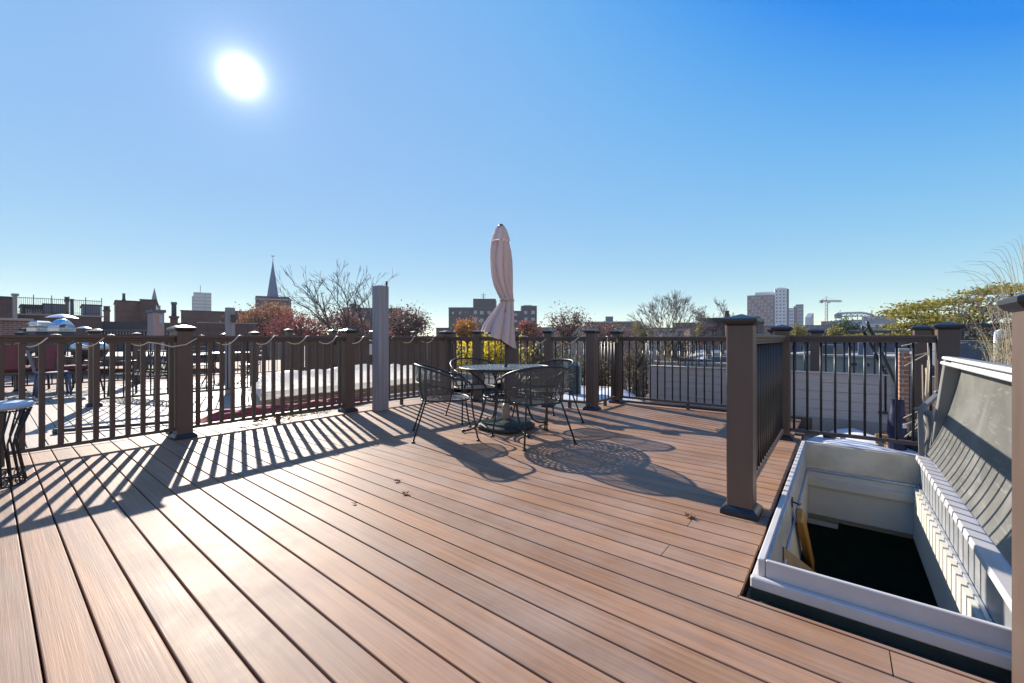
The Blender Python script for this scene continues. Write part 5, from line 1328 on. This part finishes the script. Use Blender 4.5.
def bare_tree(name, lab, stems, D, seed, depth=5, spread=.5, up=.12, r0=.12, bark='barkpale', z0=GZ, kids=(2, 3), shrink=.74, twist=.35):
    """stems: list of (px base, py base, px tip, py tip) for the main limbs; each forks to fine twigs"""
    rr = random.Random(seed)
    bx = sum(s[0] for s in stems) / len(stems)
    base = T(bx, D, z0); root = empty(name, base); tag(root, lab, 'tree')
    tr = MB(); br = MB()
    by = max(s[1] for s in stems)
    j = T(bx, D, ZY(by, D)) - base
    limb(tr, [Vector((0, 0, 0)), j * .5 + Vector((.1, 0, 0)), j], r0 * 1.5, r0 * 1.15, 8)
    def grow(p, d, Ln, r, k):
        n = 3; pts = [p]; q = p.copy(); dd = d.copy()
        for i in range(n):
            dd = (dd + Vector((rr.gauss(0, 1), rr.gauss(0, 1), rr.gauss(0, 1))) * .09 + Vector((0, 0, up * .4))).normalized()
            q = q + dd * Ln / n; pts.append(q.copy())
            if k > 1 and rr.random() < .55:
                sd = (dd + Vector((rr.gauss(0, 1), rr.gauss(0, 1), rr.gauss(0, .7))) * spread).normalized()
                grow(q, sd, Ln * rr.uniform(.4, .6), r * .45, k - 2)
        limb(br, pts, max(r, D * 4.2e-4), max(r * .62, D * 3.4e-4), 3 if k < 3 else 5)
        if k <= 0: return
        for i in range(rr.randint(*kids)):
            a = Vector((rr.gauss(0, 1), rr.gauss(0, 1), rr.gauss(0, 1))); a = (a - dd * a.dot(dd)).normalized()
            nd = (dd + a * rr.uniform(.5, 1.2) * spread + Vector((0, 0, up))).normalized()
            grow(q, nd, Ln * shrink * rr.uniform(.75, 1.15), r * .62, k - 1)
    for (x0, y0, x1, y1) in stems:
        a = T(x0, D, ZY(y0, D)) - base; b = T(x1, D + rr.uniform(-.06, .06) * D, ZY(y1, D)) - base
        if (a - j).length > .05: limb(tr, [j, a], r0, r0 * .95, 6)
        d = b - a; Ltot = d.length
        f = sum(shrink ** i for i in range(depth + 1))
        grow(a, d.normalized(), Ltot / f * 1.08, r0 * .8, depth)
    tr.obj('trunk', M[bark], root, sub=False); br.obj('branches', M[bark], root, sub=False)
    return root

# autumn trees past the neighbouring deck
leaf_tree('autumn_tree', 'yellow and pink autumn tree below the church tower', 268, 58, 303, 345, 62, 'lf_mix', 31, 3200, 1.5)
leaf_tree('autumn_tree', 'deep red autumn tree beyond the brown railing next to the yellow one', 302, 50, 309, 348, 66, 'lf_red', 32, 3000, 1.5)
leaf_tree('autumn_tree', 'dull rust autumn tree behind the twin stemmed bare tree', 345, 55, 310, 348, 62, 'lf_rust', 33, 3000, 1.5)
leaf_tree('autumn_tree', 'rounded rust red tree showing beyond the grey timber post', 405, 45, 307, 345, 46, 'lf_rust', 34, 2800, 1.5)
bare_tree('bare_tree', 'bare grey tree with long spreading branches before the red autumn trees', [(338, 345, 299, 273), (338, 345, 300, 292), (338, 345, 316, 266), (345, 345, 352, 258), (352, 345, 334, 270), (364, 345, 366, 266), (368, 345, 392, 278), (366, 345, 410, 296)], 38, 41, depth=5, spread=.45, up=.03, r0=.12, bark='bark', kids=(2, 2), shrink=.8)
leaf_tree('orange_shrub', 'orange feathery shrub tree left of the parasol before the apartment block'.replace(' left of', ' beside'), 467, 40, 318, 350, 26, 'lf_orange', 35, 2400, 1.3)
leaf_tree('yellow_tree', 'bright yellow leaved tree glowing through the railing behind the parasol', 486, 14, 333, 392, 80, 'lf_yellow', 36, 3600, 2.0, z0=-6)
leaf_tree('autumn_tree', 'olive and brown tree behind the railing past the parasol', 540, 18, 331, 400, 60, 'lf_olive', 37, 2600, 1.6, z0=-8)
leaf_tree('autumn_tree', 'small red leaved tree above the railing beside the parasol', 528, 60, 320, 345, 36, 'lf_red', 38, 1800, 1.4)
leaf_tree('autumn_tree', 'sparse rust coloured tree standing above the far railing', 566, 42, 304, 350, 44, 'lf_rust', 39, 1300, 1.3, sub=8, dens=.8)
leaf_tree('autumn_tree', 'pinkish brown low tree between the rust tree and the corner posts', 604, 48, 319, 348, 42, 'lf_rust', 40, 2000, 1.3)
leaf_tree('autumn_tree', 'gold leaved small tree behind the corner post near the bare tree', 641, 44, 322, 346, 18, 'lf_gold', 42, 900, 1.3)
leaf_tree('autumn_tree', 'mixed olive tree low behind the slim balusters between two corner posts', 598, 15, 338, 410, 52, 'lf_olive', 43, 2600, 1.6, z0=-7)
bare_tree('bare_tree', 'large bare fan shaped tree above the back railing', [(665, 356, 630, 326), (665, 352, 633, 316), (665, 350, 640, 307), (666, 350, 648, 301), (666, 348, 658, 297), (667, 348, 668, 295), (668, 348, 678, 296), (668, 350, 688, 300), (669, 350, 697, 306), (669, 352, 704, 314), (669, 356, 708, 325)], 27, 44, depth=4, spread=.38, up=.0, r0=.055, kids=(3, 3), shrink=.8)
bare_tree('bare_tree', 'small bare tree beside the dark brick house', [(708, 335, 702, 313), (709, 335, 715, 309), (710, 335, 722, 315)], 45, 45, depth=4, spread=.5, up=.05, r0=.08)
bare_tree('bare_tree', 'thin bare tree close to the large black capped post', [(728, 330, 722, 308), (729, 330, 734, 309)], 60, 46, depth=4, spread=.5, r0=.08)
leaf_tree('autumn_tree', 'small gold tree low beside the bare fan shaped tree', 702, 40, 323, 345, 16, 'lf_gold', 47, 700, 1.3)
leaf_tree('tangled_shrub', 'tall tangled grey brown shrub behind the back railing', 636, 10.2, 342, 420, 54, 'lf_olive', 48, 1100, 1.7, z0=-4, clumps=34, sub=12, cat='shrub', bark='vine', dens=.7)
leaf_tree('tangled_shrub', 'tangled twiggy vine mass reaching up to the bare tree trunk', 676, 14.5, 338, 372, 44, 'lf_olive', 49, 900, 1.5, z0=-4, clumps=26, sub=12, cat='shrub', bark='vine', dens=.7)
leaf_tree('autumn_tree', 'green rounded tree in front of the stadium', 846, 70, 318, 345, 24, 'lf_green', 50, 1800, 1.4)
leaf_tree('autumn_tree', 'small olive gold tree under the glass tower', 797, 60, 325, 345, 16, 'lf_gold', 51, 900, 1.3)
leaf_tree('autumn_tree', 'small yellow green tree below the stadium arch', 837, 58, 327, 345, 16, 'lf_gold', 52, 900, 1.3)
# layered honey coloured tree
D = 24
def layered():
    rr = random.Random(77); base = T(955, D, GZ); root = empty('honey_tree', base, CAMYAW); tag(root, 'broad honey yellow tree with flat layered sprays', 'tree')
    tr = MB(); cr = MB(); lx = lambda p: (p - 955) / F * D; hz = lambda y: ZY(y, D) - GZ
    fork = Vector((lx(960), 0, hz(352))); limb(tr, [Vector((0, 0, 0)), Vector((.3, 0, hz(400))), fork], .32, .22, 8)
    edge = [(890, 324), (894, 314), (900, 309), (912, 307), (925, 303), (940, 301), (955, 299), (968, 296), (982, 291), (995, 288), (1008, 284), (1022, 286), (1036, 292)]
    for i, (px_, py_) in enumerate(edge):
        for lay in range(3):
            x = lx(px_ + rr.uniform(-5, 5)); z = hz(py_ + 2 + lay * rr.uniform(8, 12)); y = rr.uniform(-2.2, 2.2)
            if lay >= 1 and px_ > 950 and rr.random() < .75: leafy = .15
            else: leafy = 1.0
            if z < hz(336): continue
            p = Vector((x, y, z)); mid_ = fork.lerp(p, .55) + Vector((0, 0, .5))
            limb(tr, [fork, fork.lerp(mid_, .5) + Vector((rr.uniform(-.2, .2), 0, 0)), mid_, p], .09, .02, 4)
            for k in range(int(330 * leafy)):
                sg = .4 if i < 3 else .62
                q = p + Vector((rr.gauss(0, sg), rr.gauss(0, .62), rr.gauss(0, .09) - .05 * abs(rr.gauss(0, 1))))
                u_ = Vector((rr.gauss(0, 1), rr.gauss(0, 1), rr.gauss(0, .5))).normalized() * rr.uniform(.045, .10); w_ = Vector((rr.gauss(0, 1), rr.gauss(0, 1), rr.gauss(0, 1))).cross(u_).normalized() * rr.uniform(.035, .07)
                cr.add([q - u_, q + w_, q + u_, q - w_], [(0, 1, 2, 3)])
            for k in range(5):
                e = p + Vector((rr.gauss(0, .6), rr.gauss(0, .6), rr.gauss(0, .1))); limb(tr, [p.lerp(mid_, .25), e], .02, .008, 3)
    tr.obj('trunk', M['bark'], root, sub=False); cr.obj('crown', M['lf_gold'], root, sub=False)
layered()
bare_tree('bare_tree', 'bare grey tree tangled behind the honey yellow tree', [(985, 338, 965, 305), (988, 338, 990, 300), (990, 338, 1012, 304), (985, 338, 945, 318), (992, 338, 1030, 310)], 19, 55, depth=5, spread=.55, up=.02, r0=.09, bark='barkpale')
# tall dry ornamental grass
gb = T(1042, 4.0, -.31)
root = empty('ornamental_grass', gb); tag(root, 'tall dry ornamental grass arching over the honey yellow tree', 'grass')
rr = random.Random(9); st = MB()
tips = [(944, 273, .4), (951, 272, .5), (952, 292, .5), (962, 262, .4), (968, 265, .3), (978, 262, .3), (983, 253, .35), (990, 250, .3), (996, 247, .3), (1004, 243, .3), (1012, 240, .25), (1020, 244, .2), (968, 296, .4), (958, 301, .4), (975, 285, .4), (1018, 236, .2), (1030, 238, .2), (1040, 246, .2), (985, 275, .4), (992, 268, .3), (1000, 262, .3), (1008, 258, .3), (966, 281, .4)]
for (tx, ty, dr) in tips:
    D = 4.0 + rr.uniform(-.25, .3)
    a = T(1040 + rr.uniform(-22, 24), D, -.1); b = T(tx, D, ZY(ty, D)); c = T(1026 + (tx - 1030) * .25, D, ZY(ty - 16 * dr, D)); c2 = T(tx + (1030 - tx) * .45, D, ZY(ty - 10 * dr, D))
    pts = [p - gb for p in bez([a, c, c2, b], 14)]
    st.tube(pts, [.0028 - .0018 * i / 14 for i in range(15)], 4)
for k in range(42):
    D = 4.0 + rr.uniform(-.3, .35); x0 = 1036 + rr.uniform(-26, 34)
    a = T(x0, D, -.1); tx = x0 + rr.gauss(-18, 26); ty = rr.uniform(262, 330)
    pts = [p - gb for p in bez([a, T(x0 + (tx - x0) * .3, D, ZY(ty + 10, D)), T(tx, D, ZY(ty, D))], 8)]
    st.tube(pts, [.0034 - .0026 * i / 8 for i in range(9)], 3)
st.obj('blades', M['straw'], root, sub=False)
MB().lathe([(.02, 0), (.2, 0), (.26, .40), (.27, .42), (.24, .42), (.22, .36), (.02, .35)], 24).obj('pot', M['greydark'], root, sub=False)
# dried goldenrod clump
gb = T(1003, 6.0, -.31)
root = empty('dried_plant', gb); tag(root, 'wispy yellow brown dried plant clump in front of the dark brick house', 'plant')
rr = random.Random(12); st = MB(); lf = MB()
for k in range(46):
    D = 6.0 + rr.uniform(-.3, .3); x0 = 1003 + rr.uniform(-12, 14); tx = x0 + rr.gauss(0, 15); ty = rr.uniform(326, 350)
    pts = [p - gb for p in bez([T(x0, D, -.25), T(x0, D, ZY(ty - 4, D)), T(tx, D, ZY(ty, D))], 7)]
    st.tube(pts, .0032, 3)
    for j in range(22):
        p = pts[rr.randint(3, 7)] + Vector((rr.gauss(0, .035), rr.gauss(0, .035), rr.gauss(0, .03))); u_ = Vector((rr.gauss(0, 1), rr.gauss(0, 1), rr.gauss(0, 1))).normalized() * rr.uniform(.008, .022); w_ = u_.orthogonal().normalized() * .006
        lf.add([p - u_, p + w_, p + u_, p - w_], [(0, 1, 2, 3)])
st.obj('stems', M['straw'], root, sub=False); lf.obj('foliage', M['lf_gold'], root, sub=False)
MB().lathe([(.02, 0), (.22, 0), (.27, .32), (.24, .33), (.02, .3)], 20).obj('pot', M['greydark'], root, sub=False)
# ------------------------------------------------------------------ camera, sun, sky
cam_d = bpy.data.cameras.new('camera'); cam = bpy.data.objects.new('camera', cam_d); COL.objects.link(cam)
cam.location = (0, 0, CAMH); cam.rotation_euler = (PI / 2, 0, CAMYAW)
cam_d.sensor_width = 36.0; cam_d.lens = 36.0 * F / 1024.0; cam_d.shift_y = (341.5 - HY) / 1024.0 * -1
cam_d.clip_start = .02; cam_d.clip_end = 5000
sc.camera = cam
px, py = 241.0, 76.0
S = (RGT * ((px - CX) / F) + FWD + Vector((0, 0, (HY - py) / F))).normalized()
sun_d = bpy.data.lights.new('sun', 'SUN'); sun = bpy.data.objects.new('sun', sun_d); COL.objects.link(sun)
sun_d.energy = SUN_E; sun_d.angle = rad(.53); sun_d.color = SUN_C
sun.rotation_euler = S.to_track_quat('Z', 'Y').to_euler(); sun.location = (0, 0, 20)
w = bpy.data.worlds.new('World'); sc.world = w; w.use_nodes = True
nt = w.node_tree; bg = nt.nodes['Background']; L = nt.links
sky = nt.nodes.new('ShaderNodeTexSky'); sky.sky_type = 'NISHITA'; sky.sun_disc = False
sky.sun_elevation = math.asin(S.z); sky.sun_rotation = math.atan2(S.x, S.y)
sky.altitude = 0; sky.air_density = 1.0; sky.dust_density = SKY_DUST; sky.ozone_density = 2.0
tc = nt.nodes.new('ShaderNodeTexCoord')
dt = nt.nodes.new('ShaderNodeVectorMath'); dt.operation = 'DOT_PRODUCT'
nv = nt.nodes.new('ShaderNodeVectorMath'); nv.operation = 'NORMALIZE'; L.new(tc.outputs['Generated'], nv.inputs[0])
L.new(nv.outputs[0], dt.inputs[0]); dt.inputs[1].default_value = S
ang = math_(nt, 'ARCCOSINE', math_(nt, 'MINIMUM', dt.outputs['Value'], .999999))
def gl(amp, sig, p):
    return math_(nt, 'MULTIPLY', math_(nt, 'EXPONENT', math_(nt, 'MULTIPLY', math_(nt, 'POWER', math_(nt, 'DIVIDE', ang, rad(sig)), p), -1.0)), amp)
glow = math_(nt, 'ADD', math_(nt, 'ADD', gl(34.0, .62, 1.0), gl(2.0, 2.2, 1.0)), gl(.05, 6.0, 1.0))
sp = nt.nodes.new('ShaderNodeSeparateColor'); L.new(sky.outputs[0], sp.inputs[0])
sv = nt.nodes.new('ShaderNodeSeparateXYZ'); L.new(nv.outputs[0], sv.inputs[0])
elev = math_(nt, 'MULTIPLY', math_(nt, 'ARCSINE', math_(nt, 'MAXIMUM', math_(nt, 'MINIMUM', sv.outputs[2], .9999), 0.0)), 180 / PI / 40.0)
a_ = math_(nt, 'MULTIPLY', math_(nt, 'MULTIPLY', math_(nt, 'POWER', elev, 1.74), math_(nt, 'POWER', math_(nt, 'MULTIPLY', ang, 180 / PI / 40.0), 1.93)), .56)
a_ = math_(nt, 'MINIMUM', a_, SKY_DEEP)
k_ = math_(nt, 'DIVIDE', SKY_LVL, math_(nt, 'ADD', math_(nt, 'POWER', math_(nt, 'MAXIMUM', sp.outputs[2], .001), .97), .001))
cb = nt.nodes.new('ShaderNodeCombineColor')
L.new(math_(nt, 'MULTIPLY', math_(nt, 'MULTIPLY', sp.outputs[0], k_), math_(nt, 'SUBTRACT', .91, a_)), cb.inputs[0])
L.new(math_(nt, 'MULTIPLY', math_(nt, 'MULTIPLY', sp.outputs[1], k_), math_(nt, 'SUBTRACT', .995, math_(nt, 'MULTIPLY', math_(nt, 'MULTIPLY', a_, a_), .62))), cb.inputs[1])
L.new(math_(nt, 'MULTIPLY', sp.outputs[2], k_), cb.inputs[2])
gcol = nt.nodes.new('ShaderNodeVectorMath'); gcol.operation = 'SCALE'; gcol.inputs[0].default_value = (1.0, .97, .92); L.new(glow, gcol.inputs['Scale'])
ad = nt.nodes.new('ShaderNodeVectorMath'); ad.operation = 'ADD'; 
# unseen sky opposite the sun, made pale as added fill for the shaded sides
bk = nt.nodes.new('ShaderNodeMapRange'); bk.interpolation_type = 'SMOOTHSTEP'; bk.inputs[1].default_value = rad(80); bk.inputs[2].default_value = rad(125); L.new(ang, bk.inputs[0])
pale = mixc(nt, bk.outputs[0], cb.outputs[0], tuple(SKY_LVL * SKY_BACK_FILL * c for c in (1.0, .97, .97)))
for n_ in nt.nodes:
    if n_.bl_idname == 'ShaderNodeMix': n_.clamp_result = False; n_.clamp_factor = True
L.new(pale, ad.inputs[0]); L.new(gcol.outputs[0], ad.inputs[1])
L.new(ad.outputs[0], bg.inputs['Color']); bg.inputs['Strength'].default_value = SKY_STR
sc.view_settings.view_transform = 'Standard'; sc.view_settings.look = 'None'
sc.view_settings.exposure = EXPOSURE; sc.view_settings.gamma = 1.0
sc.render.engine = 'CYCLES'
cy = sc.cycles
cy.max_bounces = 6; cy.diffuse_bounces = 4; cy.glossy_bounces = 3; cy.transparent_max_bounces = 16; cy.transmission_bounces = 3
cy.use_denoising = True; cy.sample_clamp_indirect = 6.0
cy.caustics_reflective = False; cy.caustics_refractive = False

# air: one box of thin haze round everything
hm = bpy.data.materials.new('thin_haze'); hm.use_nodes = True; hn = hm.node_tree
hn.nodes.remove(hn.nodes['Principled BSDF'])
pv = hn.nodes.new('ShaderNodeVolumePrincipled'); pv.inputs['Color'].default_value = (.82, .89, 1.0, 1); pv.inputs['Density'].default_value = HAZE; pv.inputs['Anisotropy'].default_value = .2
hn.links.new(pv.outputs[0], hn.nodes['Material Output'].inputs['Volume'])
if HAZE > 0:
    tag(MB().box(-1015, 1015, -1015, 1015, GZ - 1.0, 62).obj('haze', hm), kind='stuff')
